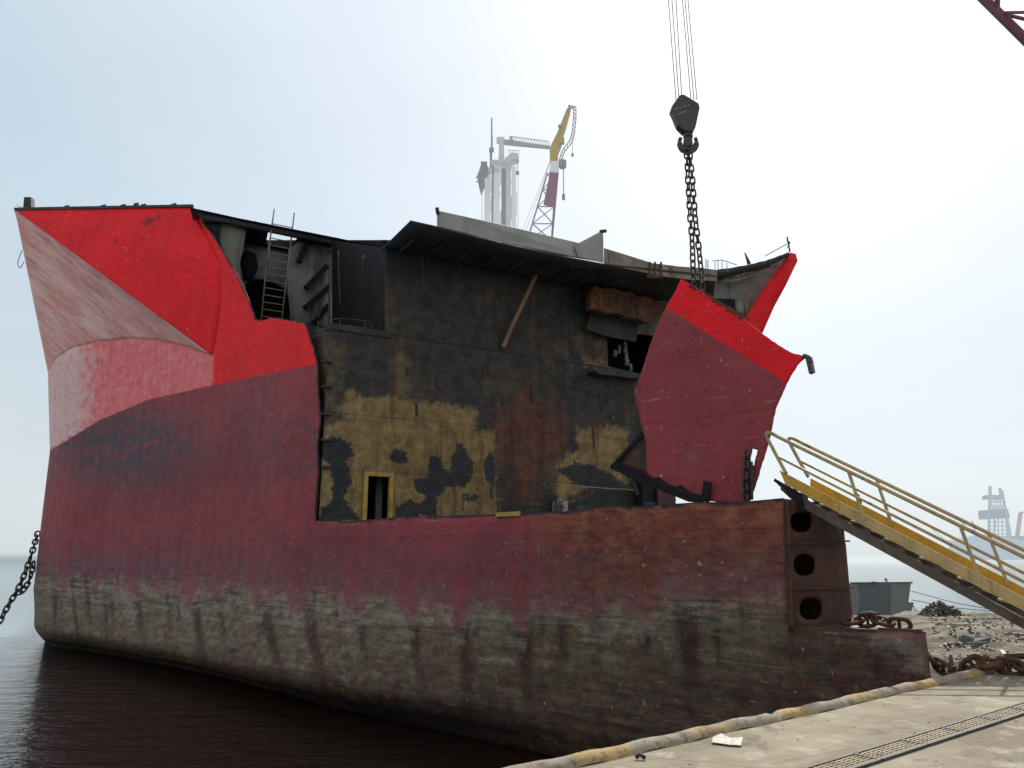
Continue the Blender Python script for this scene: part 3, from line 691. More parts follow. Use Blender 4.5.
def fan(name, apex, curve, mat, parent, attrs=None, n=46, thick=.035):
    """ruled sheet from an apex to a curve"""
    apex = np.array(apex, float); C = np.array(curve, float)
    L = np.concatenate([[0], np.cumsum(np.linalg.norm(np.diff(C, axis=0), axis=1))]); k = 60
    C = np.stack([np.interp(np.linspace(0, L[-1], k), L, C[:, i]) for i in range(3)], 1)
    vs = []; fs = []; uv = []
    for i in range(n + 1):
        for j in range(k): vs.append(apex + (C[j] - apex) * max(i / n, 1e-4)); uv.append((j / k * 1.0, i / n))
    for i in range(n):
        for j in range(k - 1): fs.append((i * k + j, (i + 1) * k + j, (i + 1) * k + j + 1, i * k + j + 1))
    V = np.array(vs); me = bpy.data.meshes.new(name); me.from_pydata(V.tolist(), [], fs); ul = me.uv_layers.new(name='UVMap')
    for l in me.loops: ul.data[l.index].uv = (V[l.vertex_index][0], V[l.vertex_index][2])
    if attrs:
        a, b = proj(V)
        for kk, v in attrs(a, b, V[:, 0], V[:, 2]).items():
            t_ = me.attributes.new(kk, 'FLOAT', 'POINT'); t_.data.foreach_set('value', np.asarray(v, np.float32))
    me.update(); nn = np.mean([p.normal[:] for p in me.polygons], 0)
    if np.dot(nn, np.array((0, 0, CZ)) - V.mean(0)) < 0: me.flip_normals()
    for p in me.polygons: p.use_smooth = True
    o = part(name, me, mat, parent)
    s = o.modifiers.new('plate', 'SOLIDIFY'); s.thickness = thick; s.offset = -1
    return o
Lp = np.array(at(15, 210, 34.7)); h3 = lambda uv: HULL.m(*uv)
Lq = np.array(at(15.5, 216, 34.7))
a_ = fan('bow_flare_plate', Lp, [h3(K_uv)] + [h3(HULL.inv(*p)) for p in (c1, c2, (205, 232), T)], M['shell'], ship, attrs=lambda px, py, u, z: {**shell_attrs(px, py, u, z), 'bright': px * 0 + 40, 'fade_shade': px * 0, 'boot': px * 0 + 200})
a_['label'] = 'bright red flared plate at the upper left corner of the hull'
b_ = fan('flare_underside', Lp, [h3((uS0 + d, zS0 - .1 * d / 3)) for d in (3.6, 3, 2, 1)] + [h3(p) for p in kn_uv], M['flare'], ship)
b_['label'] = 'chalky pink-grey triangular plate under the red flare'
far_top = np.array((-16.0, 47.0, 20.5))                  # the other side of the flare, turned away from the quay
tail = [HULL.m(u, zS0 - .1) for u in np.linspace(uS0 + 3.6, HULL.L[-1], 12)]
fan('far_flare_plate', Lp, tail, M['flare'], ship)
fan('far_flare_panel', tail[-1], [Lp, (Lp + far_top) / 2, far_top], M['flare'], ship)
# foredeck and its dark edge
Tp = h3(HULL.inv(*T))
m = MB(); m.prism([Lp + (.1, .1, -.1), Tp + (0, .1, -.1), Tp + (-3.5, 9, -.1), Lp + (5, 12, -.2)], (0, 0, -.03)); m.build('foredeck', M['soot_dark'], ship)
m = MB(); m.bar(Lp + (0, -.02, .04), Tp + (0, -.02, .04), .1, .12)
for f in (.31, .52, .63, .70, .74, .9): p = Lp + (Tp - Lp) * f; m.box(p + (0, 0, .13), (.25, .06, .10 + .12 * (f == .70)), (1, -.2, .1))
m.build('deck_edge_bar', M['soot_dark'], ship)
m = MB(); p = at(22, 208, 35.0); m.prism([at(23, 209, 35), at(31, 209, 35), at(31, 197, 35), at(24, 197, 35)], (0, .3, 0)); m.build('fairlead_post', M['soot_dark'], ship)
tubeo('loose_wire', catm3([at(16, 205, 34.6), at(26, 209, 34.6), at(38, 212, 34.6), at(50, 213, 34.6)]), .012, M['soot_dark'], ship, 5)
tubeo('loose_wire', catm3([at(22, 250, 35.5), at(18, 262, 35.2), at(20, 268, 35.2), at(24, 262, 35.4)]), .018, M['chain'], ship, 5)

# transverse bulkhead seen through the opening
BW = VPlane((-6.06, 24), (.857, .515))
def poly_attr(px, py, polys):
    v = np.full(px.shape, -99.)
    for p in polys: v = np.maximum(v, sdf(px, py, p))
    return np.clip(v, -30, 30)
YEL = [[(343, 391), (352, 390), (362, 398), (388, 397), (415, 399), (416, 402), (475, 408), (475, 431), (495, 433), (495, 520), (316, 524), (320, 440), (326, 430), (342, 420)],
       [(578, 427), (628, 429), (628, 446), (612, 470), (640, 480), (600, 482), (560, 500), (556, 470), (566, 455), (578, 452)], [(585, 360), (608, 360), (608, 366), (586, 366)]]
BLOB = [[(320, 440), (337, 437), (350, 441), (354, 455), (346, 461), (353, 480), (344, 498), (360, 520), (318, 523), (321, 508), (334, 500), (330, 464), (321, 458)],
        [(390, 454), (397, 450), (405, 453), (407, 461), (402, 467), (394, 464), (390, 460)],
        [(427, 482), (428, 462), (434, 454), (441, 457), (445, 470), (453, 472), (450, 456), (456, 450), (455, 443), (461, 443), (470, 458), (476, 463), (474, 476), (464, 486), (447, 488), (437, 498), (437, 516), (394, 520), (396, 506), (410, 500), (424, 503), (425, 496), (416, 490), (414, 479), (421, 478)],
        [(462, 495), (470, 493), (478, 496), (475, 502), (464, 501)], [(484, 458), (494, 452), (496, 470), (492, 500), (487, 480)], [(556, 470), (575, 462), (590, 466), (610, 472), (622, 484), (600, 492), (575, 484)], [(500, 500), (560, 508), (600, 492), (640, 488), (676, 500), (676, 540), (500, 540)]]
def bulk_attrs(px, py, u, z):
    ye = poly_attr(px, py, YEL); bl = poly_attr(px, py, BLOB)
    ta = np.clip((405 - px) / 40, 0, 1) * np.clip((py - 334) / 8, 0, 1) * .62
    ta = ta - 1.0 * np.exp(-((px - 365) / 18) ** 2 - ((py - 368) / 26) ** 2)
    ta = np.maximum(ta, .9 * np.exp(-((px - 400) / 14) ** 2 - ((py - 372) / 30) ** 2)); ta = np.maximum(ta, .5 * np.exp(-((px - 488) / 10) ** 2 - ((py - 380) / 30) ** 2))
    ta = np.maximum(ta, .8 * np.exp(-((px - 555) / 24) ** 2 - ((py - 470) / 30) ** 2)); ta = np.maximum(ta, .45 * np.clip((px - 500) / 60, 0, 1) * np.exp(-((py - 350) / 25) ** 2))
    ru = 1.05 * np.exp(-((px - 528) / 50) ** 2 - ((py - 435) / 52) ** 2); ru = np.maximum(ru, .75 * np.exp(-((px - 525) / 35) ** 2 - ((py - 485) / 40) ** 2))
    ru = np.maximum(ru, .6 * np.exp(-((px - 394) / 5) ** 2 - ((py - 365) / 40) ** 2))
    ru = np.maximum(ru, .7 * np.exp(-((px - 600) / 26) ** 2 - ((py - 440) / 26) ** 2))
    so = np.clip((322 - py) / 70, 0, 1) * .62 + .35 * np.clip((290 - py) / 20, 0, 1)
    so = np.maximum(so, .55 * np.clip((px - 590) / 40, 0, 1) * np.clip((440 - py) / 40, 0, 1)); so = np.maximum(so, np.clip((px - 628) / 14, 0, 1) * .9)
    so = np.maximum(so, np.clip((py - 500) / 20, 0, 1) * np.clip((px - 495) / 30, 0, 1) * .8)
    sk = np.zeros_like(px)
    for c, w, y0, y1, a in ((392, 3.5, 335, 445, .8), (416, 2.2, 395, 450, .7), (479, 2, 415, 455, .7), (345, 3, 400, 470, .5), (594, 3, 410, 480, .8), (606, 2, 428, 470, .6), (372, 3, 430, 470, .5), (530, 5, 380, 470, .6), (512, 3, 400, 500, .5), (452, 4, 350, 400, .4), (560, 4, 370, 430, .4), (620, 3, 426, 460, .5)):
        sk = np.maximum(sk, a * np.exp(-((px - c) / w) ** 2) * np.clip((py - y0) / 8, 0, 1) * np.clip((y1 - py) / 30, 0, 1))
    return dict(streak=sk, yellow=ye, blob=bl, rust=ru, soot_dark=so, tan=ta)
dz_top = 10.45 + CZ
DOOR = [(365, 474), (391, 474), (389, 519.5), (363, 520)]
CAV = [(592, 309), (664, 322), (650, 352), (642, 374), (608, 366), (607, 336), (588, 328)]
uTL = BW.inv(385, 248)[0]; uZF = BW.inv(385, 333)
bo = [(.06, BW.inv(326, 326)[1]), BW.inv(385, 333), (uTL, dz_top), (BW.inv(716, 400)[0], dz_top)] + [BW.inv(*p) for p in ((716, 420), (700, 445), (672, 470), (676, 500), (672, 545))] + [(.06, BW.inv(320, 555)[1])]
sheet('bulkhead', BW, bo, M['bulk'], ship, step=.13, holes=[[BW.inv(*p) for p in DOOR], [BW.inv(*p) for p in CAV]], attrs=bulk_attrs, px=False, thick=.03)['label'] = 'scorched blue-black steel bulkhead with patches of old yellow paint'
RT = VPlane((-6.0 + .12, 24.08 + .10), (-.717, .697))
zr0, zr1 = BW.inv(320, 545)[1], BW.inv(326, 326)[1]
sheet('shell_lining', RT, [(0, zr0), (0, zr1), (3.6, zr1), (3.6, zr0)], M['bulk'], ship, step=.2, attrs=bulk_attrs, px=False, thick=.03)
def bwp(px, py, off=0):
    s = BW.off(-off) if off else BW
    return Vector(s.m(*s.inv(px, py)))
BN = Vector((BW.n[0], BW.n[1], 0)); 
if BN.y > 0: BN = -BN                                       # towards the eye
BD = Vector((BW.d[0], BW.d[1], 0)); UP = Vector((0, 0, 1))
def bplate(name, pts, off, th, mat, parent):
    """plate parallel to the bulkhead, standing off it towards the eye"""
    s = VPlane(BW.p + np.array((BN.x, BN.y)) * off, BW.d)
    m = MB(); m.prism([Vector(s.m(*s.inv(*p))) for p in pts], -BN * th); return m.build(name, mat, parent)
# door
df = MB()
dl, dr = bwp(364.5, 500), bwp(390, 500); zt, zb = bwp(378, 474.5).z, bwp(378, 522).z - .3
for p in (dl, dr): df.box((p.x + BN.x * .03, p.y + BN.y * .03, (zt + zb) / 2), (.14, .14, zt - zb), BD, BN, UP)
c = (dl + dr) / 2; df.box((c.x + BN.x * .031, c.y + BN.y * .031, zt + .0), ((dr - dl).length + .14, .145, .14), BD, BN, UP)
do = df.build('door_frame', M['yframe'], ship, .01); do['label'] = 'yellow door frame around a black doorway'
m = MB(); p = bwp(388.5, 500) - BN * .9; m.box((p.x, p.y, (zt + zb) / 2), (.22, .12, zt - zb + .3), BD, BN, UP); m.build('door_stanchion', M['greyin'], ship)
m = MB(); m.prism([at(385.5, 248, 25.15), at(332, 240, 33.2), at(332, 328, 33.2), at(385.5, 334, 25.15)], (.05, .03, 0)); m.build('recess_shade_sheet', M['black'], ship)  # added black sheet; the deep shade of the recess put into its colour
# seam beads, broken stiffener stubs
m = MB()
for a, b in (((385, 333), (607, 368)),): m.bar(bwp(*a, .0) + BN * .01, bwp(*b) + BN * .01, .035, .03)
m.build('weld_seam', M['soot_dark'], ship)
for yy in (362, 387, 414, 440, 467):
    m = MB(); a = bwp(323, yy) + BN * .08; m.box(a + BD * .1, (.34, .14, .06), BD, BN, UP); m.build('stiffener_stub', M['soot_dark'], ship)
for (px_, y0, y1) in ((437, 376, 388), (483, 366, 380), (531, 385, 402), (600, 395, 410), (593, 428, 448), (416, 403, 416)):
    m = MB(); m.bar(bwp(px_, y0) + BN * .02, bwp(px_ + 1, y1) + BN * .02, .07, .03, BN); m.build('burn_bracket', M['soot_dark'], ship)
# curved rusty pipe leaning on the bulkhead
tubeo('bent_pipe', catm3([bwp(501, 349) + BN * .15, bwp(507, 330) + BN * .3, bwp(516, 308) + BN * .45, bwp(528, 281) + BN * .5, bwp(529, 277) + BN * .5]), .085, M['bar'], ship)
tubeo('hanging_pipe', [bwp(528, 280) + BN * .5, bwp(527, 256) + BN * .5], .05, M['soot_dark'], ship)
for (x, y0, y1, dx) in ((418, 250, 300, 2), (455, 262, 288, -1), (470, 262, 330, 3), (560, 275, 340, -2), (572, 278, 306, 1), (343, 246, 300, 2), (368, 250, 285, -1)):
    o_ = BN * .35 if x > 386 else -BN * .5
    tubeo('hanging_cable', catm3([bwp(x, y0) + o_, bwp(x + dx * .4, (y0 + y1) / 2) + o_, bwp(x + dx, y1) + o_], 4), .018, M['soot_dark'], ship, 5)
for (x, y, w, h) in ((430, 390, 5, 3), (503, 402, 3, 6), (540, 415, 4, 4), (548, 372, 6, 3), (466, 352, 3, 5), (612, 418, 4, 5), (440, 342, 5, 2), (353, 372, 3, 4), (407, 372, 2, 8)):
    q = bwp(x, y); k_ = q.y / 760; m = MB(); m.box(q + BN * .03, (w * k_, .06, h * k_), BD + UP * .1, BN, UP); m.build('burn_stub', M['soot_dark'] if x % 2 else M['drust'], ship)
# overhanging deck above the bulkhead
DK = HPlane(dz_top)
near = [(410, 222), (437, 228), (500, 244), (560, 257), (603, 265), (650, 270), (690, 274), (716, 277)]
du = [DK.inv(*p) for p in near]
bk = lambda u, d=0: tuple((BW.m(u, 0)[:2] - np.array((BN.x, BN.y)) * d))
deck_ol = du + [bk(BW.inv(716, 400)[0], 0), bk(BW.inv(716, 400)[0], 12), bk(uTL + 6, 12), bk(uTL, .3)]
sheet('upper_deck', DK, deck_ol, M['soot_dark'], ship, step=.8, px=False, thick=.04)
m = MB()
for i in range(9):                                       # dark beams under the overhang
    f = (i + .5) / 9; a = Vector((*bk(uTL + f * 9.5, -.05), dz_top - .10)); 
    n_ = du[0] if f < .02 else None
    b = a + BN * (1.2 + .5 * f)
    m.bar(a, b, .04, .14)
m.build('deck_beams', M['soot_dark'], ship)
# flange strip of the deck edge
m = MB()
for a, b in zip(du, du[1:]): m.bar((a[0], a[1], dz_top + .03), (b[0], b[1], dz_top + .03), .03, .055)
m.build('deck_edge', M['soot_dark'], ship)
# pale grey bulwark plate standing on the deck edge
def edge_y(px): return float(np.interp(px, [p[0] for p in near], [p[1] for p in near]))
def edge_pt(px, py, back=.06):
    u, v = DK.inv(px, edge_y(px)); s = v + back
    a, b = ray(px, py); return Vector((a * s, s, b * s + CZ))
m = MB(); pts = [(437, 210.5), (460, 215.5), (500, 224), (545, 235), (579, 243), (603, 250), (603, 262), (560, 255), (500, 241.5), (437, 226)]
m.prism([edge_pt(*p) for p in pts], (0, .04, 0)); m.build('bulwark_plate', M['bulwark'], ship)['label'] = 'pale grey plate standing along the burnt deck edge'
m = MB(); q = edge_pt(603, 262); A_ = edge_pt(579, 244) + Vector((.1, .35, 0)); 
m.prism([edge_pt(574, 246, -.02), edge_pt(603, 230.5, -.02), edge_pt(603.5, 263, -.02), edge_pt(578, 257, -.02)], (0, -.04, 0)); m.build('bulwark_bracket', M['bulwark'], ship)
for a, b, w in (((437, 208), (438, 214), .12), ((600, 231.5), (606, 231), .1)):
    m = MB(); m.bar(edge_pt(*a, -.05), edge_pt(*b, -.05), w); m.build('bulwark_cap', M['soot_dark'], ship)
# stained coaming band right of it
cb = [(604, 248), (630, 256), (652, 263), (680, 266.5), (703, 268), (717, 270), (717, 281), (690, 279.5), (668, 277), (640, 271.5), (604, 264)]
m = MB(); m.prism([edge_pt(*p, .02) for p in cb], (0, .05, 0)); m.build('hatch_coaming', M['coaming'], ship)
m = MB()
for x in (650, 655, 661): m.bar(edge_pt(x, 262, -.05), edge_pt(x, 277, -.05), .07, .06)
m.box(edge_pt(655, 276.5, -.08), (.6, .06, .12)); m.build('pipe_cluster', M['drust'], ship)
for (x, y0, y1) in ((702, 257, 268), (706, 259, 268), (708, 260, 268)): tubeo('deck_stanchion', [edge_pt(x, y1), edge_pt(x, y0)], .02, M['bluepipe'], ship, 5)
m = MB()
for x, y in ((715, 262), (718, 260), (722, 261), (727, 263)): m.bar(at(x, y, 29.5), at(x, 271, 29.5), .025)
m.bar(at(712, 261, 29.5), at(722, 260, 29.5), .025); m.bar(at(722, 260, 29.5), at(737, 265, 29.5), .025); m.build('deck_railing', M['bluepipe'], ship)
# far end structure: deck edge rising to the corner, grey inner side and the red strip of the other side's shell
FD = VPlane((0, 29.6), (1, .06))
fs = lambda name, pts, off, mat, th=.06, **k: sheet(name, VPlane((0, 29.6 + off), (1, .06)), pts, mat, ship, step=.5, thick=th, **k)
fs('far_side_frame', [(560, 262), (700, 279), (716, 273), (735, 268), (760, 263), (788, 254), (774, 277), (756, 302), (746, 318), (746, 345), (600, 330)], .9, M['greyin'])
fs('far_deck_edge', [(716, 270), (740, 266), (765, 261), (789, 252), (790, 255), (766, 265), (740, 271), (716, 277)], 0, M['soot_dark'], .5, jag=.02)
fs('far_deck_stringer', [(716, 279), (740, 276), (764, 268), (778, 264), (776, 268), (760, 273), (738, 281), (718, 284)], .45, M['coaming'])
fs('far_pale_bracket', [(733, 312), (738, 300), (748, 304), (745, 318)], .55, M['greypale'])
fs('far_stiffener', [(744, 292), (747, 291), (749, 310), (746, 316)], .5, M['greypale'])
fs('far_dark_web', [(708, 298), (735, 299), (736, 316), (728, 312), (712, 304)], .3, M['black'])
rs = fs('far_shell_strip', [(790.5, 252.5), (796, 254), (797.5, 261), (786, 285), (774, 307), (762, 334), (740, 330), (745, 318), (756, 301), (773, 276), (786, 258)], .2, M['shell'], .05,
        attrs=lambda px, py, u, z: dict(bright=px * 0 + 40, boot=px * 0 + 200, fade_shade=px * 0, rust=px * 0, scuff=px * 0, stain=px * 0, soot_dark=px * 0, deep=px * 0, endrust=px * 0))
rs['label'] = 'narrow bright red strip of the far side plating'
m = MB(); m.bar(at(790, 252, 31.0), at(787, 237, 31.0), .05); m.bar(at(787, 240, 31), at(790, 243, 31), .04); m.bar(at(790, 243, 31), at(787, 248, 31), .03)
m.bar(at(787, 244, 31), at(765, 256, 31), .03); m.build('corner_post', M['soot_dark'], ship)
m = MB(); m.prism([at(748, 264, 30.4), at(745, 252, 30.4), at(751, 263, 30.4)], (0, .1, 0)); m.build('torn_plate', M['drust'], ship)
# machinery recess right of the bulkhead
bplate('box_girder', [(591, 292), (595, 286), (604, 289), (612, 288), (624, 292), (631, 291), (636, 296), (649, 297), (656, 301), (668, 304), (662, 314), (655, 321), (646, 323), (640, 319), (628, 318), (618, 313), (606, 313), (598, 309), (590, 309)], 1.0, .3, M['rust'], ship)['label'] = 'orange rusty box girder'
bplate('dark_lining', [(560, 262), (600, 268), (700, 280), (700, 306), (640, 300), (590, 287)], .3, .05, M['black'], ship)
bplate('hanging_web', [(592, 310), (640, 318), (636, 342), (606, 336), (586, 329)], .35, .06, M['soot_dark'], ship)
bplate('shelf_plate', [(594, 371), (612, 368), (642, 374), (641, 379), (600, 374)], .5, .5, M['soot_dark'], ship)
m = MB()
for a, b in (((604, 268), (598, 290)), ((604, 270), (634, 280)), ((634, 276), (629, 296)), ((598, 288), (630, 294))): m.bar(bwp(*a) + BN * 1.1, bwp(*b) + BN * 1.1, .045)
m.build('pipe_frame', M['bar'], ship)
tubeo('curved_pipe', catm3([bwp(632, 297) + BN * 1.1, bwp(642, 296) + BN * 1.15, bwp(650, 292) + BN * 1.15, bwp(652, 284) + BN * 1.1]), .11, M['coaming'], ship)
bplate('burnt_bulk_plate', [(632, 276), (655, 282), (648, 294), (634, 292)], .8, .05, M['web'], ship)
for i, (x, y, w, h) in enumerate(((632, 345, 4, 5), (622, 351, 4, 3), (633, 352, 3, 6), (634, 360, 5, 4), (626, 347, 3, 4), (638, 366, 3, 4))):
    m = MB(); p = bwp(x, y) - BN * .5; m.tube([p - UP * h * .04, p + BD * .06, p + UP * h * .05], .035 + .012 * w, 8); m.build('valve_fitting', M['bluepipe'], ship)
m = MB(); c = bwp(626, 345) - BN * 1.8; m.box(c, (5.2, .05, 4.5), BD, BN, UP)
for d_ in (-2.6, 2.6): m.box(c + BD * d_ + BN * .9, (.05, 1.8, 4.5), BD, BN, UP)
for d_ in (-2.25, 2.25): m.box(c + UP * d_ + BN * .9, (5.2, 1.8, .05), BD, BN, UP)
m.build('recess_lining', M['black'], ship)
# dark room behind the doorway
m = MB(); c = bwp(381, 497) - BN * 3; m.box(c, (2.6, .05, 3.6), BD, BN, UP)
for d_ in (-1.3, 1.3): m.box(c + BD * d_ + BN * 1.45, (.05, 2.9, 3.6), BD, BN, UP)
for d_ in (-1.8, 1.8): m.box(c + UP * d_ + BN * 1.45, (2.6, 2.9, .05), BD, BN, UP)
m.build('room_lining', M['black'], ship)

# upper left recess: deck overhead with a hatch, frames, ladder
RD = VPlane(at(200, 213, 30.4).xy, BW.d); zr = 14.3 + CZ; RH = HPlane(zr)
r_near = [(190, 208), (240, 219), (300, 231), (350, 241), (392, 249)]
ru_ = [RH.inv(*p) for p in r_near]; RNv = -BN
hatch = [RH.inv(*p) for p in ((268, 232.5), (297, 238.5), (290, 249), (266, 243.5))]
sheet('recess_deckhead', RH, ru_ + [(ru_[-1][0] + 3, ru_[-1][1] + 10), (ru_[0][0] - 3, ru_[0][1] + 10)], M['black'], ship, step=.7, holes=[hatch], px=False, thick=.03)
def rp_(px, py, off=0):
    s = VPlane(RD.p + np.array((RNv.x, RNv.y)) * off, RD.d); return Vector(s.m(*s.inv(px, py)))
def rplate(name, pts, off, th, mat, **k):
    return sheet(name, VPlane(RD.p + np.array((RNv.x, RNv.y)) * off, RD.d), pts, mat, ship, step=.5, thick=th, **k)
rplate('recess_fascia', [(196, 211), (240, 218.5), (300, 230.5), (350, 240.5), (388, 248), (388, 253), (346, 247), (300, 237.5), (262, 230.5), (224, 222), (203, 221)], -.05, .06, M['soot_dark'], jag=.015)
rplate('recess_web', [(203, 219), (222, 220), (219, 236), (226, 262), (214, 245)], .1, .04, M['black'])
rplate('recess_side_plate', [(222, 221), (247, 226), (243, 250), (240, 262), (241, 282), (256, 330), (214, 250), (218, 236)], .3, .04, M['greypale'])
ARCH = [(246, 330), (243, 300), (246, 283), (252, 279), (262, 279), (274, 282), (285, 289), (290, 300), (290, 330)]
rplate('recess_bulkhead', [(225, 240), (262, 247), (300, 254), (340, 262), (340, 345), (235, 345)], 2.4, .05, M['greyin'], holes=[ARCH])
rplate('recess_bracket_plate', [(289, 249), (306, 236), (332, 247), (332, 327), (324, 328), (291, 322), (287, 280)], .9, .05, M['greyin'])
m = MB(); m.bar(rp_(332, 247, .3), rp_(330, 325, .3), .10, .5, RNv); m.build('recess_pillar', M['greypale'], ship)
for a, b in (((306, 288), (327, 266)), ((305, 308), (329, 287)), ((314, 323), (329, 305)), ((299, 262), (308, 240))):
    m = MB(); m.bar(rp_(*a, .6), rp_(*b, .6), .24, .3, RNv); m.build('recess_stiffener', M['black'], ship)
for a, b in (((317, 318), (322, 306)), ((320, 238), (347, 246)), ((325, 250), (345, 252))):
    m = MB(); m.bar(rp_(*a, .2), rp_(*b, .2), .12, .1, RNv); m.build('recess_flange', M['web'], ship)
rplate('recess_dark_patch', [(240, 258), (246, 250), (256, 254), (258, 268), (252, 281), (244, 281)], 2.3, .05, M['black'])
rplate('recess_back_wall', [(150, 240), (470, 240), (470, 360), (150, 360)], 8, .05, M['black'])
# floor of the recess, level with the seam
zf = float(BW.inv(385, 333)[1])
fa_, fb_ = Vector(BW.m(.15, 5)), bwp(392, 334)
m = MB(); m.prism([(fa_.x, fa_.y, zf), (fb_.x, fb_.y, zf), (fb_.x - 1, fb_.y + 12, zf), (fa_.x - 6.3, fa_.y + 8.3, zf)], (0, 0, -.06)); m.build('recess_floor', M['soot_dark'], ship)
m = MB(); m.bar(Vector((fa_.x, fa_.y, zf - .05)) + BN * .03, Vector((fb_.x, fb_.y, zf - .05)) + BN * .03, .05, .22)
for x in (334, 353, 372): m.bar(bwp(x, 332), bwp(x, 326), .06)
m.bar(bwp(353, 328), bwp(373, 331), .09, .12); m.build('recess_floor_edge', M['soot_dark'], ship)
m = MB()
for x, y in ((322, 318), (333, 317), (344, 315.5), (369, 318), (384, 320)): m.bar(bwp(x, y + 12) - BN * .4, bwp(x, y) - BN * .4, .03)
m.bar(bwp(322, 319) - BN * .4, bwp(345, 315) - BN * .4, .03); m.bar(bwp(345, 315) - BN * .4, bwp(385, 320) - BN * .4, .03); m.build('recess_railing', M['drust'], ship)
la = ship
lad = MB(); lad.tube([rp_(261, 322, .3), rp_(266, 270, .3), rp_(272, 225, .3), rp_(274.5, 209, .3)], .035, 6); lad.tube([rp_(281.5, 322, .3), rp_(289, 258, .3), rp_(292, 232, .3), rp_(294.5, 213, .3)], .035, 6)
for k in range(14):
    f = k / 13.4; lad.bar(rp_(261 + 12 * f, 316 - 95 * f, .3), rp_(281.6 + 11 * f, 319 - 94 * f, .3), .045, .03)
lad.tube([rp_(273, 226, .3), rp_(271, 232, -.2), rp_(268, 250, -.2), rp_(267, 268, .1)], .025, 6)
lad.build('ladder', M['ladder'], ship)['label'] = 'steel ladder rising through a hatch in the deck'

# side tank behind the lower shell: inner wall, top, web plate with three lightening holes, lower block
P0 = Vector(HULL.m(*HULL.inv(783, 498))); uW = HULL.inv(783, 498)[0]
WB = VPlane((P0.x, P0.y), (.857, .515))
wo = [(783, 498.5), (812, 502), (826, 500), (838, 520), (846, 545), (849, 580), (853, 618), (853, 632), (790, 632), (787, 575), (785, 530)]
def oval(cx, cy, rx, ry, n=14): return [(cx + rx * math.copysign(abs(math.cos(2 * math.pi * k / n)) ** .8, math.cos(2 * math.pi * k / n)), cy + ry * math.copysign(abs(math.sin(2 * math.pi * k / n)) ** .8, math.sin(2 * math.pi * k / n))) for k in range(n)]
sheet('web_plate', WB, wo, M['web'], ship, step=.12, holes=[oval(801.5, 522, 11, 10.5), oval(804.5, 565, 11, 11), oval(811, 609, 11.5, 11)], thick=.03)['label'] = 'rusty cut end plate with three round lightening holes'
wp = lambda px, py, o=0: Vector(WB.m(*WB.inv(px, py))) + Vector((-.515, .857, 0)) * -o * -1
m = MB()
for a, b in (((785, 544), (847, 541)), ((787, 589), (850, 587)), ((785, 500), (790, 627))): m.bar(Vector(WB.m(*WB.inv(*a))) + Vector((.02, -.03, 0)), Vector(WB.m(*WB.inv(*b))) + Vector((.02, -.03, 0)), .05, .03)
m.build('web_stiffener', M['drust'], ship)
m = MB(); inn = np.array((.857, .515)) * 1.42
us = np.linspace(uW + .05, HULL.inv(322, 521)[0], 14)
W0 = [Vector(HULL.m(u, 0)) for u in us]; zt_ = [float(np.interp(HULL.guess(0, 500)[0] * 0 + i, range(14), [HULL.inv(float(x), float(y))[1] for x, y in zip(np.interp(us, [HULL.inv(*p)[0] for p in top_r[::-1]], [p[0] for p in top_r[::-1]]), np.interp(us, [HULL.inv(*p)[0] for p in top_r[::-1]], [p[1] for p in top_r[::-1]]))])) for i in range(14)]
zlow = min(zt_) - .12
m.prism([(p.x + .1, p.y + .06, zlow) for p in W0] + [(p.x + inn[0], p.y + inn[1], zlow) for p in W0[::-1]], (0, 0, -.04)); m.build('tank_top', M['drust'], ship)
m = MB(); a, b = W0[0], W0[-1]; m.prism([(a.x + inn[0], a.y + inn[1], zlow), (b.x + inn[0], b.y + inn[1], zlow), (b.x + inn[0], b.y + inn[1], -1.2), (a.x + inn[0], a.y + inn[1], -1.2)], (.04, .03, 0)); m.build('inner_tank_wall', M['drust'], ship)
m = MB(); c = Vector(WB.m(1.1, WB.inv(815, 565)[1])) + Vector((-.7, .72, 0)) * 1.6; m.box(c, (1.9, .05, 2.0), (.857, .515, 0), (-.515, .857, 0)); m.build('tank_diaphragm', M['black'], ship)
# top and back of the low block that runs on to the quay
zb_ = HULL.inv(860, 629)[1] - .03
m = MB(); R0 = Vector(HULL.m(U_END + .02, 1)); 
blk = [Vector(HULL.m(u, 1)) for u in np.linspace(U_END + .05, uW, 6)]
m.prism([(p.x + .04, p.y + .05, zb_) for p in blk] + [(P0.x + 1.86, P0.y + 1.1, zb_), (R0.x + .12, R0.y + .3, zb_)], (0, 0, -.05)); m.build('block_top', M['drust'], ship)
m = MB(); m.prism([(R0.x + .03, R0.y + .03, zb_ - .06), (R0.x + .11, R0.y + .28, zb_ - .06), (R0.x + .11, R0.y + .28, -1.2), (R0.x + .03, R0.y + .03, -1.2)], (-.03, .01, 0)); m.build('block_end_plate', M['rust'], ship)
m = MB(); m.prism([(R0.x + .1, R0.y + .3, zb_ - .06), (P0.x + 1.85, P0.y + 1.09, zb_ - .06), (P0.x + 1.85, P0.y + 1.09, -1.2), (R0.x + .1, R0.y + .3, -1.2)], (.03, .03, 0)); m.build('block_back_plate', M['drust'], ship)
m = MB()
lastp = None
for x0, x1 in ((792, 845), (846, 878), (880, 923)): m.bar(Vector(HULL.m(*HULL.inv(x0, 628.5))) + Vector((0, .03, .0)), Vector(HULL.m(*HULL.inv(x1, 631))) + Vector((0, .03, 0)), .06, .035)
m.build('block_flange', M['drust'], ship)
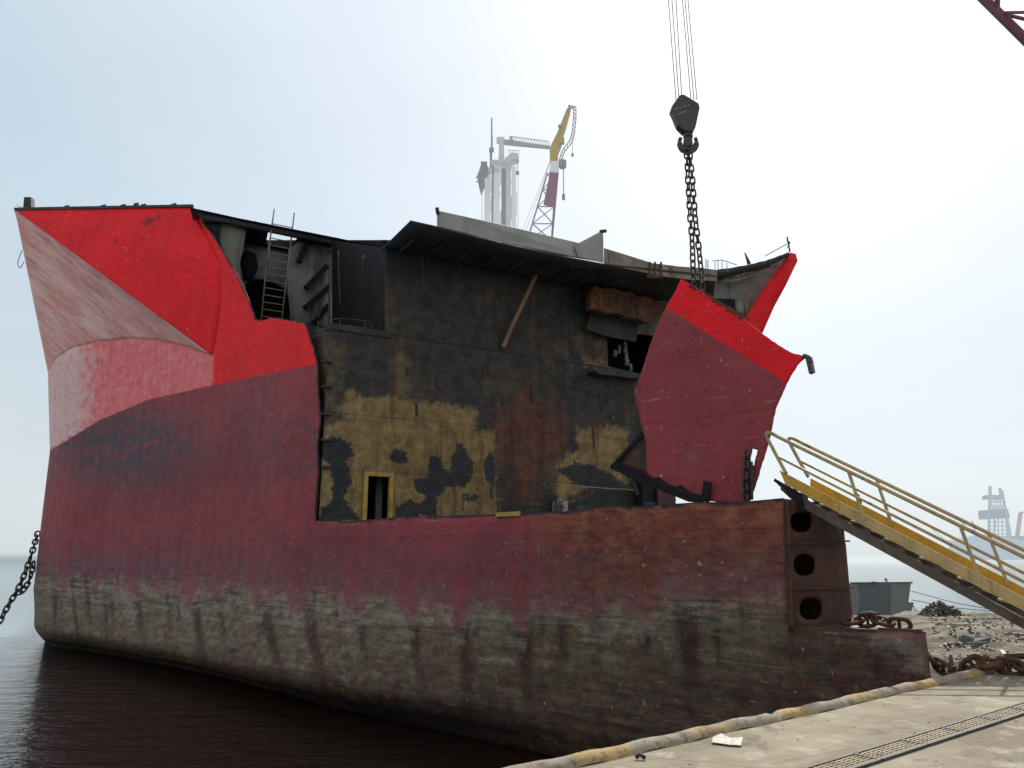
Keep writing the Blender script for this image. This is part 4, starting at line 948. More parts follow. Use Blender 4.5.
# far side shell (low and high strakes) and double bottom, so that the hull is a hull from the side too
m = MB(); fa2, fb2 = Vector((10.6, 34.6, 0)), Vector((-8, 50.5, 0))
m.prism([fa2, fb2, fb2 + UP * (CZ + 1.2), fa2 + UP * (CZ + 1.0)], (.03, .03, 0)); m.build('far_side_shell', M['web'], ship)
m = MB()
for (x, h) in ((500, .06), (533, .05)): pass
p = [Vector(HULL.m(*HULL.inv(*q))) for q in ((497, 513.6), (521, 512.2))]
m.bar(p[0] + Vector((-.02, -.02, -.03)), p[1] + Vector((-.02, -.02, -.03)), .05, .10); m.build('yellow_edge_strip', M['yframe'], ship)
for x, y in ((527, 512), (534, 511.5), (556, 508), (580, 509), (648, 505)):
    m = MB(); q = Vector(HULL.m(*HULL.inv(x, y + 1))); m.box(q + Vector((.05, .05, 0)), (.22, .05, .16), (.72, -.7, 0), (.7, .72, 0), (.1, 0, 1)); m.build('torn_edge_tab', M['soot_dark'], ship)
m = MB()                                                # rope-like cable along the foot of the bulkhead
m.tube(catm3([bwp(573, 487) + BN * .3, bwp(600, 489) + BN * .35, bwp(632, 492) + BN * .3, bwp(634, 505) + BN * .3]), .02, 5); m.build('loose_cable', M['coaming'], ship)
m = MB(); m.box(bwp(557, 508) + BN * .2, (.5, .3, .5), BD, BN, UP); m.tube([bwp(557, 508) + BN * .2, bwp(556, 497) + BN * .2], [.2, .05], 8); m.build('burnt_fitting', M['coaming'], ship)
for (x0, x1) in ((642, 652), (658, 674)):
    bplate('bulkhead_column', [(x0, 470), (x1, 474), (x1 + 1, 508), (x0, 508)], .5, .3, M['web'] if x0 > 650 else M['black'], ship)

# ------------------------------------------------------------------ the cut piece hanging from the crane
HP = VPlane((P0.x + .78, P0.y + .82), (-.717, .697), bow=.022, u0=1.2)
piece = thing('cut_plate_section', 'tilted red cut section of hull side hanging on the crane chains before the ship', 'hull section', tuple(HP.m(*HP.inv(704, 480))))
PO = [(681, 279), (676, 290), (667, 305), (658, 323), (650, 345), (642, 370), (634, 393), (640, 420), (646, 443), (647, 475), (656, 481), (668, 486), (680, 491), (697, 500), (724, 503), (749, 503), (755, 486), (761, 466), (768, 444), (775, 410), (786, 384), (797, 365), (806, 357), (790, 352), (772, 341), (755, 328), (745, 319), (730, 311), (715, 302), (700, 290)]
def piece_attrs(px, py, u, z):
    line = np.interp(px, [634, 665, 790, 815], [290, 306.5, 385, 401]); o = px * 0
    w = np.exp(-((px - 690) / 40) ** 2 - ((py - 455) / 28) ** 2) + .6 * np.exp(-((px - 738) / 12) ** 2 - ((py - 478) / 14) ** 2)
    so = np.clip(1.1 - np.hypot(px - 724, py - 403) / 3.2, 0, 1) * .8
    return dict(bright=(line - py) * 1.1, boot=o + 200 - w * 190, fade_shade=o, rust=o + w * .2, scuff=.0 * o, stain=o, soot_dark=so, deep=o, endrust=o)
po = sheet('shell_plate', HP, PO, M['shell'], piece, step=.07, holes=[[(752, 448.5), (757.5, 450), (754, 466), (749.5, 462)]], thick=.03, jag=.008, attrs=piece_attrs)
HN = Vector((HP.n[0], HP.n[1], 0)); HN = -HN if HN.y < 0 else HN        # away from the eye
def hp(px, py, o=0): return Vector(HP.m(*HP.inv(px, py))) + HN * o
def hplate(name, pts, o, th, mat, jag=0):
    m = MB(); m.prism([hp(*p, o) for p in pts], HN * th); return m.build(name, mat, piece)
hplate('bottom_girder', [(611, 468), (616, 462), (640, 470), (646, 474), (655, 479), (659, 477), (668, 484), (678, 487), (681, 485), (690, 492), (700, 495), (703, 501), (690, 502), (668, 493), (640, 482)], -.06, .3, M['black'])
hplate('triangular_web', [(613, 467), (645, 430), (647, 474)], .06, .05, M['web'])
m = MB(); m.bar(hp(612, 467, 0), hp(643, 433, 0), .05, .08); m.build('web_flange', M['black'], piece)
for i, (x, y, w, h) in enumerate(((642, 434, .05, .35), (636, 441, .05, .25), (643, 478, .08, .3), (634, 487, .07, .35), (650, 486, .06, .25), (626, 474, .05, .2))):
    m = MB(); m.box(hp(x, y, .05), (w, .08, h), (1, 0, .3), (0, 1, 0), (-.3, 0, 1)); m.build('torn_frame_end', M['soot_dark'], piece)
hplate('lug_plate', [(706, 481), (713, 483), (711, 503), (703, 501)], -.1, .04, M['black'])
m = MB(); m.tube(catm3([hp(804, 356, -.02), hp(809, 358, -.02), hp(811, 363, -.02)]), .05, 6); m.prism([hp(806, 357, -.05), hp(811, 357, -.05), hp(814, 372, -.05), hp(810, 374, -.05)], HN * .12); m.build('edge_hook', M['hook'], piece)
m = MB()
for i in range(4):                                     # stiffeners on the back of the plate
    a = (655 + i * 28, 330 + i * 20); b = (660 + i * 25, 470 + i * 6); m.bar(hp(*a, .16), hp(*b, .16), .02, .22, HN)
m.build('plate_stiffener', M['soot_dark'], piece)
m = MB()
for f in np.linspace(0.02, .98, 22):
    a = np.array((684, 281)) + f * np.array((60, 37)); p = hp(a[0], a[1] + 1, .05); m.box(p, (random.uniform(.06, .22), .07, random.uniform(.03, .12)), (1, 0, -.6), (0, 1, 0), (.6, 0, 1))
m.build('ragged_top_edge', M['drust'], piece)

hk = at(686, 118, 16.0)
block = thing('crane_hook_block', 'black crane hook block hanging on wire ropes above the ship', 'crane hook', tuple(hk))
m = MB(); m.prism([at(x, y, 15.87) for x, y in ((680, 94.5), (684, 94), (699, 103), (700, 107), (696, 126), (693, 132), (684, 130), (678, 124), (673, 112), (671, 108), (673, 104))], (0, .26, 0)); m.build('block_body', M['hook'], block, .025)
for r_, (y, x0, x1) in enumerate(((109, 675, 689), (114.5, 677, 687))):
    m = MB()
    for k in range(6 - r_):
        x = x0 + (x1 - x0) * k / 5.5; m.bar(at(x, y - k * .7, 15.86), at(x + 1.6, y - k * .7 - (.4 if k % 2 else -.7), 15.86), .015, .03)
    m.build('worn_white_marking', M['mark'], block)
m = MB(); m.tube([at(687, 126, 16), at(688, 140, 16)], .055, 8); m.tube([at(688, 134, 16), at(688, 138, 16)], .11, 10); m.build('hook_shank', M['hook'], block)
hm = MB()
for s_ in (-1, 1): hm.tube(catm3([at(688, 138, 16), at(688 + 1.5 * s_, 148, 16), at(688 + 6 * s_, 149, 16), at(688 + 8.5 * s_, 143, 16), at(688 + 7.5 * s_, 138, 16)]), [.10] * 8 + [.085] * 8 + [.07] * 8 + [.045] * 9, 8)
hm.build('double_hook', M['hook'], block)
tip = at(684, -330, 16)
for x0, x1 in ((676, 668.5), (679, 672), (682, 676), (691, 682.5), (694, 685), (697, 688)):
    a = at(x0, 100, 16); b = at(x1, 0, 16); d_ = b - a; e_ = a + d_ * ((tip.z - a.z) / d_.z); tubeo('wire_rope', [a, e_], .011, M['rope'], block, 5)
lc = thing('lifting_chain', 'pair of dark lifting chains running from the crane hook down to the cut hull section', 'chain', tuple(at(690, 150, 16)))
chain(lc, [at(686, 146, 16), at(687, 158, 16), at(689, 200, 16.05), at(692, 240, 16.1), at(693, 266, 16.2), at(694, 290, 16.3)], .20, .11, .020, M['chain'], jitter=.25)
chain(lc, [at(691, 146, 15.9), at(690, 158, 15.95), at(692, 175, 15.95), at(695, 215, 16.0), at(699, 250, 16.1), at(701, 270, 16.2), at(703, 293, 16.3)], .20, .11, .020, M['chain'], jitter=.25)
chain(lc, [at(684, 148, 15.9), at(689, 153, 15.8), at(693, 148, 15.9)], .17, .11, .028, M['chain'], jitter=.3)
sc_ = thing('securing_chain', 'short dark chain hooked through the slot near the foot of the hanging red section', 'chain', tuple(at(751, 470, 13.9)))
chain(sc_, [hp(750, 452, -.12), hp(750, 470, -.14), hp(749, 487, -.14), hp(750, 503, -.14)], .17, .11, .026, M['chain'], jitter=.3)
m = MB(); m.bar(hp(753, 462, -.08), hp(754, 500, -.1), .05, .08); m.build('chain_shackle', M['chain'], sc_)

# crane boom the hook hangs from
bm_ = thing('crane_boom', 'maroon lattice crane boom crossing the upper right corner of the sky', 'crane boom', (18.7, 13.8, QZ))
A0 = Vector(tip) + Vector((0, 0, .4)); B0 = Vector((18.9, 13.8, QZ))
q1, q2 = at(985, 0, 15), at(1024, 38.5, 14.8); ax = (q2 - q1).normalized(); 
A0 = q1 + ax * ((4.7 - q1.x) / ax.x); B0 = q1 + ax * ((QZ + .3 - q1.z) / ax.z); 
sd_ = Vector((ax.z, 0, -ax.x)).normalized() * -1
if sd_.z < 0: sd_ = -sd_
bk_ = ax.cross(sd_).normalized(); bk_ = bk_ if bk_.y < 0 else -bk_
bm_.location = B0
w_ = 1.35
for i in (0, 1):
    for j in (0, 1):
        o_ = sd_ * w_ * i + bk_ * w_ * j; tubeo('boom_chord', [A0 + o_, B0 + o_], .105, M['boom'], bm_, 10)
m = MB(); Lb = (B0 - A0).length; nb_ = int(Lb / 1.6); ph = ((at(999, 14, 15) - A0).dot(ax)) % 1.6
for k in range(nb_ - 1):
    for (p0, p1) in ((0, 1), (2, 3), (0, 2), (1, 3)):
        cc = [Vector((0, 0, 0)), sd_ * w_, bk_ * w_, sd_ * w_ + bk_ * w_]
        s0 = A0 + ax * (ph + k * 1.6); s1 = A0 + ax * (ph + (k + (1 if k % 2 else 1)) * 1.6)
        if k % 2: p0, p1 = p1, p0
        m.bar(s0 + cc[p0], s1 + cc[p1], .055)
m.build('boom_lacing', M['boom'], bm_)
m = MB(); m.box(A0 + sd_ * .5 + bk_ * .5, (1.0, 1.2, 1.0), ax, bk_, sd_); m.tube([Vector(tip) + Vector((-.4, -.3, .2)), Vector(tip) + Vector((-.4, 1.2, .2))], .45, 16); m.build('boom_head', M['boom'], bm_, .03)

# ------------------------------------------------------------------ gangway
G0 = Vector(at(766, 431, 13.9)); gd = Vector((.74, -.67, 0)).normalized(); gs = -.60
gx = (gd + UP * gs); gl = gx.length; gw = Vector((.67, .74, 0)).normalized() * 1.12
gang = thing('gangway', 'yellow and worn tan gangway with pipe handrails sloping from the hull down to the quay', 'gangway', tuple(G0 + gd * 5.1 + UP * (-3.9)))
def gp(s, h, side=0, lat=0): return G0 + gd * s + UP * (gs * s + h) + gw * side + gw.normalized() * lat
S1 = 5.05
for side, nm in ((0, 'near'), (1, 'far')):
    s0 = .02 if side == 0 else -.02
    hr = MB(); hr.tube(catm3([gp(s0 + .30, -.62, side), gp(s0 + .10, -.30, side), gp(s0 - .02, -.08, side), gp(s0 + .05, .0, side), gp(s0 + .22, 0, side)], 6) + [gp(S1 - .3, 0, side), gp(S1, -.08, side), gp(S1, -.7, side)], .032, 8)
    hr.build('handrail', M['grail'], gang)
    tubeo('mid_rail', [gp(s0 + .15, -.38, side), gp(S1, -.38, side)], .025, M['grail'], gang)
    for s_ in ((1.42, 3.0, 4.4) if side == 0 else (1.52, 3.15, 4.5)):
        m = MB(); m.bar(gp(s_ - .02, -.0, side), gp(s_ + .16, -.72, side), .045, .045, gw); m.build('rail_post', M['grail'] if side else M['gtan'], gang)
    m = MB(); m.prism([gp(.22 + (.1 if side else 0), -.62, side), gp(S1 + .15, -.62, side), gp(S1 + .15, -.80, side), gp(.30, -.80, side)], gw.normalized() * .03)
    m.prism([gp(.30, -.79, side), gp(S1 + .15, -.79, side), gp(S1 + .15, -.81, side), gp(.30, -.81, side)], gw.normalized() * -.07)
    so_ = m.build('side_stringer', M['gyel'] if side else M['gtan'], gang)
    so_['label'] = 'bright yellow far side stringer' if side else 'worn tan near side stringer'
m = MB(); m.prism([gp(.20, -.617, 0, -.012), gp(1.2, -.617, 0, -.012), gp(1.2, -.79, 0, -.012), gp(.28, -.79, 0, -.012)], gw.normalized() * .008); m.build('yellow_stringer_end', M['gyel'], gang)
for k in range(19):
    s_ = .42 + k * .25; m = MB(); c = gp(s_, -.84, .5); m.box(c, (.17, 1.08, .025), gx.normalized() * .55 + gd * .45, gw, UP); m.build('tread', M['gtan'], gang)
m = MB(); m.prism([gp(.12, -.90, 0, .02), gp(.35, -.90, 0, .02), gp(S1 + .2, -.965, 0, .02), gp(S1 + .2, -1.10, 0, .02), gp(.50, -1.09, 0, .02)], gw.normalized() * .06)
m.prism([gp(.12, -.90, 1, -.08), gp(.35, -.90, 1, -.08), gp(S1 + .2, -.965, 1, -.08), gp(S1 + .2, -1.10, 1, -.08), gp(.50, -1.09, 1, -.08)], gw.normalized() * .06)
for k in range(7): m.bar(gp(.6 + k * .75, -1.06, .05), gp(.6 + k * .75, -1.06, .95), .05, .07)
m.build('support_beam', M['gbeam'], gang)
for k in range(10):
    m = MB(); m.box(gp(.6 + k * .5, -.86, 0, .03), (.12, .05, .12), gx, gw, UP); m.build('tread_bracket', M['gbeam'], gang)
m = MB(); m.tube(catm3([gp(.08, -.50 - .35, .02), gp(.2, -.80 - .1, .1), gp(.42, -1.02, .2), gp(.62, -1.08, .3)]), [.03] * 8 + [.08] * 8 + [.10] * 9, 8); m.prism([gp(.16, -.82, 0, -.03), gp(.55, -.84, 0, -.03), gp(.60, -1.16, 0, -.03), gp(.48, -1.1, 0, -.03)], gw.normalized() * .05); m.build('hanging_lug', M['black'], gang)
m = MB(); m.tube([gp(S1 + .15, -1.05, -.05), gp(S1 + .15, -1.05, 1.05)], .09, 12); m.build('foot_roller', M['gbeam'], gang)
m = MB(); m.tube(catm3([gp(1.12, -.56, 1), gp(1.13, -.47, 1, -.05), gp(1.2, -.47, 1, -.08), gp(1.22, -.6, 1, -.06)]), .014, 6); m.build('tie_wire', M['soot_dark'], gang)

# ------------------------------------------------------------------ chains on the ship and the quay
c1_ = thing('stern_mooring_chain', 'dark chain hanging from the far left edge of the hull down into the water', 'chain', tuple(at(0, 625, 37)))
chain(c1_, [at(38, 532, 38.5), at(31, 556, 37.6), at(20, 585, 37.2), at(8, 606, 37), at(-6, 632, 36.5), at(-20, 655, 36)], .36, .21, .042, M['chain'], jitter=.1)
chain(c1_, [at(34, 562, 37.9), at(30, 578, 37.6), at(23, 591, 37.2), at(15, 594, 37.1)], .36, .21, .042, M['chain'], jitter=.1)
c2_ = thing('block_top_chain', 'heavy rusty stud chain lying on top of the low hull block beside the web plate', 'chain', tuple(at(885, 627, 12.9)))
chain(c2_, [at(845, 622, 13.3), at(858, 621, 13.2), at(872, 619, 13.0), at(884, 621, 12.9), at(896, 625, 12.8), at(908, 625, 12.7), at(921, 629, 12.5)], .33, .19, .036, M['rchain'], True, .3)
chain(c2_, [at(862, 618, 13.4), at(876, 614.5, 13.2), at(890, 619, 13.1)], .33, .19, .036, M['rchain'], True, .3)
c3_ = thing('quay_mooring_chain', 'heavy rusty stud chain drooping from the hull block end and lying over the quay kerb', 'chain', tuple(at(970, 670, 11.6)))
chain(c3_, [at(922, 650, 12.2), at(932, 659, 12.1), at(942, 669, 12.0), at(953, 673, 11.8), at(963, 672, 11.7), at(972, 665, 11.6), at(982, 661, 11.5), at(996, 664, 11.5), at(1012, 667, 11.4), at(1032, 667, 11.3), at(1080, 660, 11.6), at(1130, 662, 11.8)], .34, .195, .037, M['rchain'], True, .3)
chain(c3_, [at(1005, 660, 11.7), at(1018, 659, 11.6), at(1035, 662, 11.5)], .37, .215, .042, M['rchain'], True, .5)
m = MB(); a, b = at(975, 668, 11.45), at(1002, 664, 11.4); m.tube([a, b], .055, 8); m.build('shackle_pin', M['rust'], c3_)

# ------------------------------------------------------------------ quay furniture
g1 = HPlane(QZ + .012)
ga, gb = Vector((*g1.inv(800, 771), 0)), Vector((*g1.inv(1024, 703), 0)); gdir = (gb - ga).normalized(); gn = Vector((gdir.y, -gdir.x, 0))
GWd = .23; nsec = 7; seclen = ((gb - ga).length + 1.2) / nsec
glabels = ['yellow slotted drain cover in the quay, nearest the bottom edge of the photo', 'yellow slotted drain cover, second of the row from the bottom edge', 'yellow slotted drain cover, third of the row from the bottom edge', 'yellow slotted drain cover in the middle of its row', 'yellow slotted drain cover, third of the row from its far end', 'yellow slotted drain cover, last but one towards the gangway shadow', 'yellow slotted drain cover at the far right end of the row']
for i in range(nsec):
    base = ga + gdir * (seclen * i) + UP * QZ
    t_ = thing('drain_cover', glabels[i], 'drain cover', tuple(base), 'slotted drain covers in a row along the quay')
    m = MB(); p = lambda s, t, z=0: base + gdir * s + gn * t + UP * z
    m.prism([p(0, 0, .004), p(seclen, 0, .004), p(seclen, GWd, .004), p(0, GWd, .004)], (0, 0, -.002)); m.build('pit_shade', M['black'], t_)  # flat black sheet: the shade down in the drain painted on
    m = MB()
    for t in (0, GWd): m.bar(p(.01, t, .014), p(seclen - .01, t, .014), .028, .022)
    for s in (.01, seclen - .01): m.bar(p(s, 0, .0135), p(s, GWd, .0135), .024, .021)
    m.build('grate_frame', M['gratef'], t_)
    m = MB()
    for k in range(1, 6): m.bar(p(.02, GWd * k / 6, .012), p(seclen - .02, GWd * k / 6, .012), .02, .015)
    for s in np.arange(.09, seclen - .05, .085): m.bar(p(s, .01, .0115), p(s, GWd - .01, .0115), .016, .014)
    m.build('grate_bars', M['grate'], t_)
def flatp(px, py, z=QZ + .02): 
    u, v = HPlane(z).inv(px, py); return Vector((u, v, z))
bm = bmesh.new(); rows = []
for j, pr in enumerate([[(712, 742), (720, 743), (730, 744.5), (741, 745)], [(713, 739), (721, 738), (731, 740), (743, 741)], [(717, 736), (722, 735.5), (728, 739), (736, 740)]]):
    rows.append([bm.verts.new(flatp(x, y) + UP * (.0, .035, .02)[j] * (1 if k % 2 else .5)) for k, (x, y) in enumerate(pr)])
for j in range(2):
    for k in range(3): bm.faces.new((rows[j][k], rows[j][k + 1], rows[j + 1][k + 1], rows[j + 1][k]))
me = bpy.data.meshes.new('paper_scrap'); bm.to_mesh(me); bm.free(); me.materials.append(M['paper'])
o = bpy.data.objects.new('paper_scrap', me); COL.objects.link(o); sm = o.modifiers.new('t', 'SOLIDIFY'); sm.thickness = .006
tag(o, 'crumpled dirty white scrap of paper lying on the quay near the kerb', 'paper scrap')
m = MB(); m.tube([flatp(636, 757.5), flatp(640, 757) + UP * .02, flatp(645, 758)], .018, 6); o = m.build('metal_offcut', M['soot_dark']); tag(o, 'small dark metal offcut lying beside the quay kerb', 'metal scrap')
m = MB()
for k in range(60):
    x, y = random.uniform(600, 1020), random.uniform(690, 766)
    if y < 768 - (x - 520) * .205 + 6: continue
    p = flatp(x, y, QZ + .004); r = random.uniform(.003, .010); m.box(p, (r * random.uniform(1, 3), r, r * .6), (1, random.uniform(-1, 1), .1), (random.uniform(-.5, .5), 1, 0))
o = m.build('grit', M['gratef']); tag(o, 'dark grit and small chips scattered over the concrete quay', 'grit', kind='stuff')

# ------------------------------------------------------------------ shore things
def sp(px, py, Y):
    if Y < 40:                                         # everything lying on the shore takes its distance from the ground level there
        a, b = ray(px, py); Y = (1.12 - CZ) / b; Y = min(max(Y, 12.5), 46)
    return at(px, py, Y)
bg = thing('barge_section', 'dark blue-grey cut barge section standing at the water edge behind the hull', 'barge', tuple(at(880, 617, 50)))
m = MB(); m.prism([sp(851, 583.5, 50), sp(891, 583, 50), sp(891, 620, 50), sp(853, 620, 50)], (0, 3, 0)); m.build('dark_side', M['barge_d'], bg)
m = MB(); m.prism([sp(891.2, 583, 50), sp(911, 582.8, 50.4), sp(908.5, 602, 50.4), sp(913, 602.5, 50.4), sp(909, 620, 50.4), sp(891.2, 620, 50)], (0, 2.6, 0)); m.prism([sp(890.8, 601, 49.9), sp(914, 602.5, 50.1), sp(909, 620, 50.1), sp(890.8, 620, 49.9)], (0, 1, 0)); m.build('pale_end', M['barge_l'], bg)
m = MB(); m.prism([sp(851, 584, 49.9), sp(857, 584, 49.9), sp(860, 600, 49.9), sp(856, 619, 49.9), sp(851, 619, 49.9)], (0, .08, 0)); m.build('pale_corner', M['barge_l'], bg)
m = MB(); m.bar(sp(851, 583, 49.9), sp(912, 582.6, 50.2), .14, .10); m.bar(sp(885, 578, 50.1), sp(887.5, 583, 50.1), .06); m.bar(sp(884, 580, 50.1), sp(888, 579, 50.1), .05); m.bar(sp(873, 583, 49.8), sp(877, 583.5, 49.8), .15, .2); m.build('barge_rim', M['scrap'], bg)
m = MB(); m.bar(sp(913, 606, 50), sp(921, 615, 49), .05); m.bar(sp(913, 609, 50), sp(918, 616, 49), .05); m.build('barge_stay', M['scrap'], bg)
for k, (a, b, lb) in enumerate((((911, 591), (1005, 612), 'upper thin mooring wire stretching right from the dark barge section'), ((912, 600), (1000, 612), 'lower thin mooring wire stretching right from the dark barge section'))):
    o = MB(); o.tube([sp(*a, 50), (sp(*a, 50) + sp(*b, 46)) / 2 - UP * .12, sp(*b, 46)], .022, 5); o = o.build('mooring_wire', M['scrap']); tag(o, lb, 'wire')
def heap(name, c, w, h, d, n, mat, lab, cat, kind=None):
    m = MB()
    for _ in range(n):
        r = math.sqrt(random.random()); a = random.random() * 6.28; x = c.x + math.cos(a) * r * w / 2; y = c.y + math.sin(a) * r * d / 2
        z = c.z + (1 - r) ** .8 * h * random.uniform(.5, 1.0); s = random.uniform(.1, .3) * (w / 3)
        m.box((x, y, z - s * .2), (s * random.uniform(.4, 1.5), s * .6, s * random.uniform(.2, .8)), (math.cos(a * 3), math.sin(a * 3), random.uniform(-.6, .6)), (-math.sin(a * 3), math.cos(a * 3), .3), (random.uniform(-.4, .4), .2, 1))
    m.prism([(c.x + math.cos(k / 9 * 6.283) * w * .45, c.y + math.sin(k / 9 * 6.283) * d * .45, c.z - .1) for k in range(9)], (0, 0, .18))
    o = m.build(name, mat); tag(o, lab, cat, kind=kind); return o
heap('scrap_heap', at(941, 617, 41) - UP * .1, 2.6, 1.0, 1.8, 520, M['scrap'], 'dark heap of scrap piled on the shore right of the barge section', 'scrap heap')
heap('scrap_heap', Vector((*HPlane(1.1).inv(955, 648), 1.05)), 1.1, .3, 1.1, 160, M['scrap'], 'low pile of blue-grey scrap on the mud behind the drooping quay chain', 'scrap heap')
def plank(a, b, w, lab, mat=M['wood'], cat='timber'):
    o = MB(); o.bar(a, b, w, w * .6); o = o.build('timber_plank' if mat is M['wood'] else 'scrap_beam', mat); tag(o, lab, cat)
plank(sp(976, 643, 17.6), sp(1003, 647, 17.0), .06, 'long bleached plank lying flat on the muddy shore')
plank(sp(988, 640, 17.4), sp(993, 645, 17.2), .05, 'short bleached stick crossing the long plank')
plank(sp(1001, 640, 17.2), sp(1009, 645, 17.0), .05, 'pale stick leaning at the right end of the long plank')
plank(sp(945, 643, 18), sp(951, 651, 17.6), .05, 'tilted pale plank against the low blue-grey scrap pile')
plank(sp(1002, 651, 16), sp(1006, 657, 15.8), .12, 'stubby yellowish block of wood standing behind the quay chain')
plank(sp(1016, 653, 15.6), sp(1034, 654, 15.4), .10, 'pale timber at the right edge of the shore')
plank(sp(940, 625, 30), sp(990, 624.5, 30), .12, 'long dark beam half buried in the shore below the scrap heap', M['gbeam'], 'steel beam')
plank(sp(972, 619, 35), sp(1000, 618.5, 35), .12, 'dark beam lying farther up the shore towards the gangway', M['gbeam'], 'steel beam')
m = MB(); q = Vector((*HPlane(1.15).inv(960, 645), 1.15)); m.prism([q, q + Vector((1.0, .1, .0)), q + Vector((1.1, .0, .25)), q + Vector((.55, .1, .16)), q + Vector((.1, 0, .32))], (.1, .05, .03)); m.bar(q + Vector((-.1, -.1, .05)), q + Vector((.8, -.25, .1)), .07); o = m.build('scrap_plate', M['barge_d'], None, .01); tag(o, 'dark blue bent steel plate standing up from the mud among the scrap', 'scrap metal')

# ------------------------------------------------------------------ tower and crane beyond the ship
TD = 90
tw = thing('jackup_tower', 'cluster of tall white columns with a mast and platforms rising behind the ship', 'tower', (at(500, 230, TD).x, TD, 0))
tc_ = lambda px, py, o=0: at(px, py, TD + o)
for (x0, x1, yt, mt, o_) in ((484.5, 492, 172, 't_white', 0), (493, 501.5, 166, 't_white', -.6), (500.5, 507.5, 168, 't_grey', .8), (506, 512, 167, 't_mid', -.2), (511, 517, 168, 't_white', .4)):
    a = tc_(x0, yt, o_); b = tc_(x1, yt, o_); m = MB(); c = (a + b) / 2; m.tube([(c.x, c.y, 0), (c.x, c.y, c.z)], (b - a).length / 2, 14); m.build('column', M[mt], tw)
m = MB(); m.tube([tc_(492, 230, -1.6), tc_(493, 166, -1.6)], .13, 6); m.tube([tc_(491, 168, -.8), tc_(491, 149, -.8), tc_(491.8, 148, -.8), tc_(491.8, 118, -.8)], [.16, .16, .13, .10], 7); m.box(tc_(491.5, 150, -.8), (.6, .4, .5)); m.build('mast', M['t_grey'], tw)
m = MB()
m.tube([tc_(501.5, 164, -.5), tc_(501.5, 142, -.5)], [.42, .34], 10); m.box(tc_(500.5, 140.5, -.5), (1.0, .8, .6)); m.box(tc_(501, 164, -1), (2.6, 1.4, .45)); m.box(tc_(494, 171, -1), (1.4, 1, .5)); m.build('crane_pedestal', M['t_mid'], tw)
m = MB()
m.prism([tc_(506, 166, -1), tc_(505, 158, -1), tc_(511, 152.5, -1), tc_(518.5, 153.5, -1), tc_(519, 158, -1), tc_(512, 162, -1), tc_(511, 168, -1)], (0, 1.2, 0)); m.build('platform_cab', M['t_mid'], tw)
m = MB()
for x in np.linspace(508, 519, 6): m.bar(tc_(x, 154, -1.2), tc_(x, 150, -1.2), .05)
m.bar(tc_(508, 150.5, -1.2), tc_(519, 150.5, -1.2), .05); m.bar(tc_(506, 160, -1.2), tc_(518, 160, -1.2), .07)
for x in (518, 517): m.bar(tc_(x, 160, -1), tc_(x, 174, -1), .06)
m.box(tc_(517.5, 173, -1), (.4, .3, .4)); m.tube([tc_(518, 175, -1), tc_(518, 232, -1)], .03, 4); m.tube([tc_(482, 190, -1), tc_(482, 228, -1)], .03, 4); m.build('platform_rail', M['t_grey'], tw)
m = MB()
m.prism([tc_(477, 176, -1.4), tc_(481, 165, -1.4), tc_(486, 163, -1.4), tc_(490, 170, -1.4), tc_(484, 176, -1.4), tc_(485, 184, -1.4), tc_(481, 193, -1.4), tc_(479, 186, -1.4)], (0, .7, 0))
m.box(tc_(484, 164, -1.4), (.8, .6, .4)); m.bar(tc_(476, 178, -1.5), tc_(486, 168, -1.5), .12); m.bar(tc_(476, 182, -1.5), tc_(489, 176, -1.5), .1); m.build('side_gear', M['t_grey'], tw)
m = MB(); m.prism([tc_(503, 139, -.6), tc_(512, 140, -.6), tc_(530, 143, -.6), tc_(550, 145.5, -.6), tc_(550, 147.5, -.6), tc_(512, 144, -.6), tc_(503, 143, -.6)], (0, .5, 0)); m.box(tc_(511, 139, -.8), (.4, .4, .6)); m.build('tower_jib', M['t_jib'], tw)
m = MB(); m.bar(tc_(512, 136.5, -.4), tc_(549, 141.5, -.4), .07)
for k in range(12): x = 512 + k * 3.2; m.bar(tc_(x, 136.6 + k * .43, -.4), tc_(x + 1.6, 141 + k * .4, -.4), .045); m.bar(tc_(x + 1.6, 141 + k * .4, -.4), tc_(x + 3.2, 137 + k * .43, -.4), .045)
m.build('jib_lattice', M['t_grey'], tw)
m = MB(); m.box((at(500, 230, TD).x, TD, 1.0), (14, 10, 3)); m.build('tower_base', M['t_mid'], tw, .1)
FC = 96
fc = thing('lattice_crane', 'yellow and plum lattice crane leaning beyond the ship beside the white tower', 'crane', (at(543, 232, FC).x, FC, 0))
fp = lambda px, py, o=0: at(px, py, FC + o)
TL, TR = np.array((549, 172)), np.array((558, 172)); sl_l = np.array((529, 236)) - np.array((547, 175)); sl_r = np.array((552, 238)) - np.array((557, 175))
base_k = 7.0
def cz(side, k, o): q = (np.array((547.5, 173)) + sl_l * k) if side == 0 else (np.array((557, 173)) + sl_r * k); return fp(float(q[0]), float(q[1]), o)
m = MB(); K2 = 1.9
for side in (0, 1):
    for o_ in (-.8, .8):
        a = cz(side, 0, o_ * .7); b = cz(side, K2, o_); b2 = a + (b - a) * ((a.z) / (a.z - b.z)); m.bar(a, b2, .17 if side == 0 else .26)
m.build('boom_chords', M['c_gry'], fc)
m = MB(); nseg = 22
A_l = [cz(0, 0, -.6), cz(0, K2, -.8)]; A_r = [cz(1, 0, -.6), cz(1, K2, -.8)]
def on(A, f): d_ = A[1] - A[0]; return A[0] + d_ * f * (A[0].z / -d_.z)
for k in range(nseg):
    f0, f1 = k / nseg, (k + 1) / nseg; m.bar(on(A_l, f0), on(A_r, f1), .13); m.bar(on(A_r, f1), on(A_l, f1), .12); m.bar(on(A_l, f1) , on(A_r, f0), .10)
m.build('boom_lattice', M['c_gry'], fc)
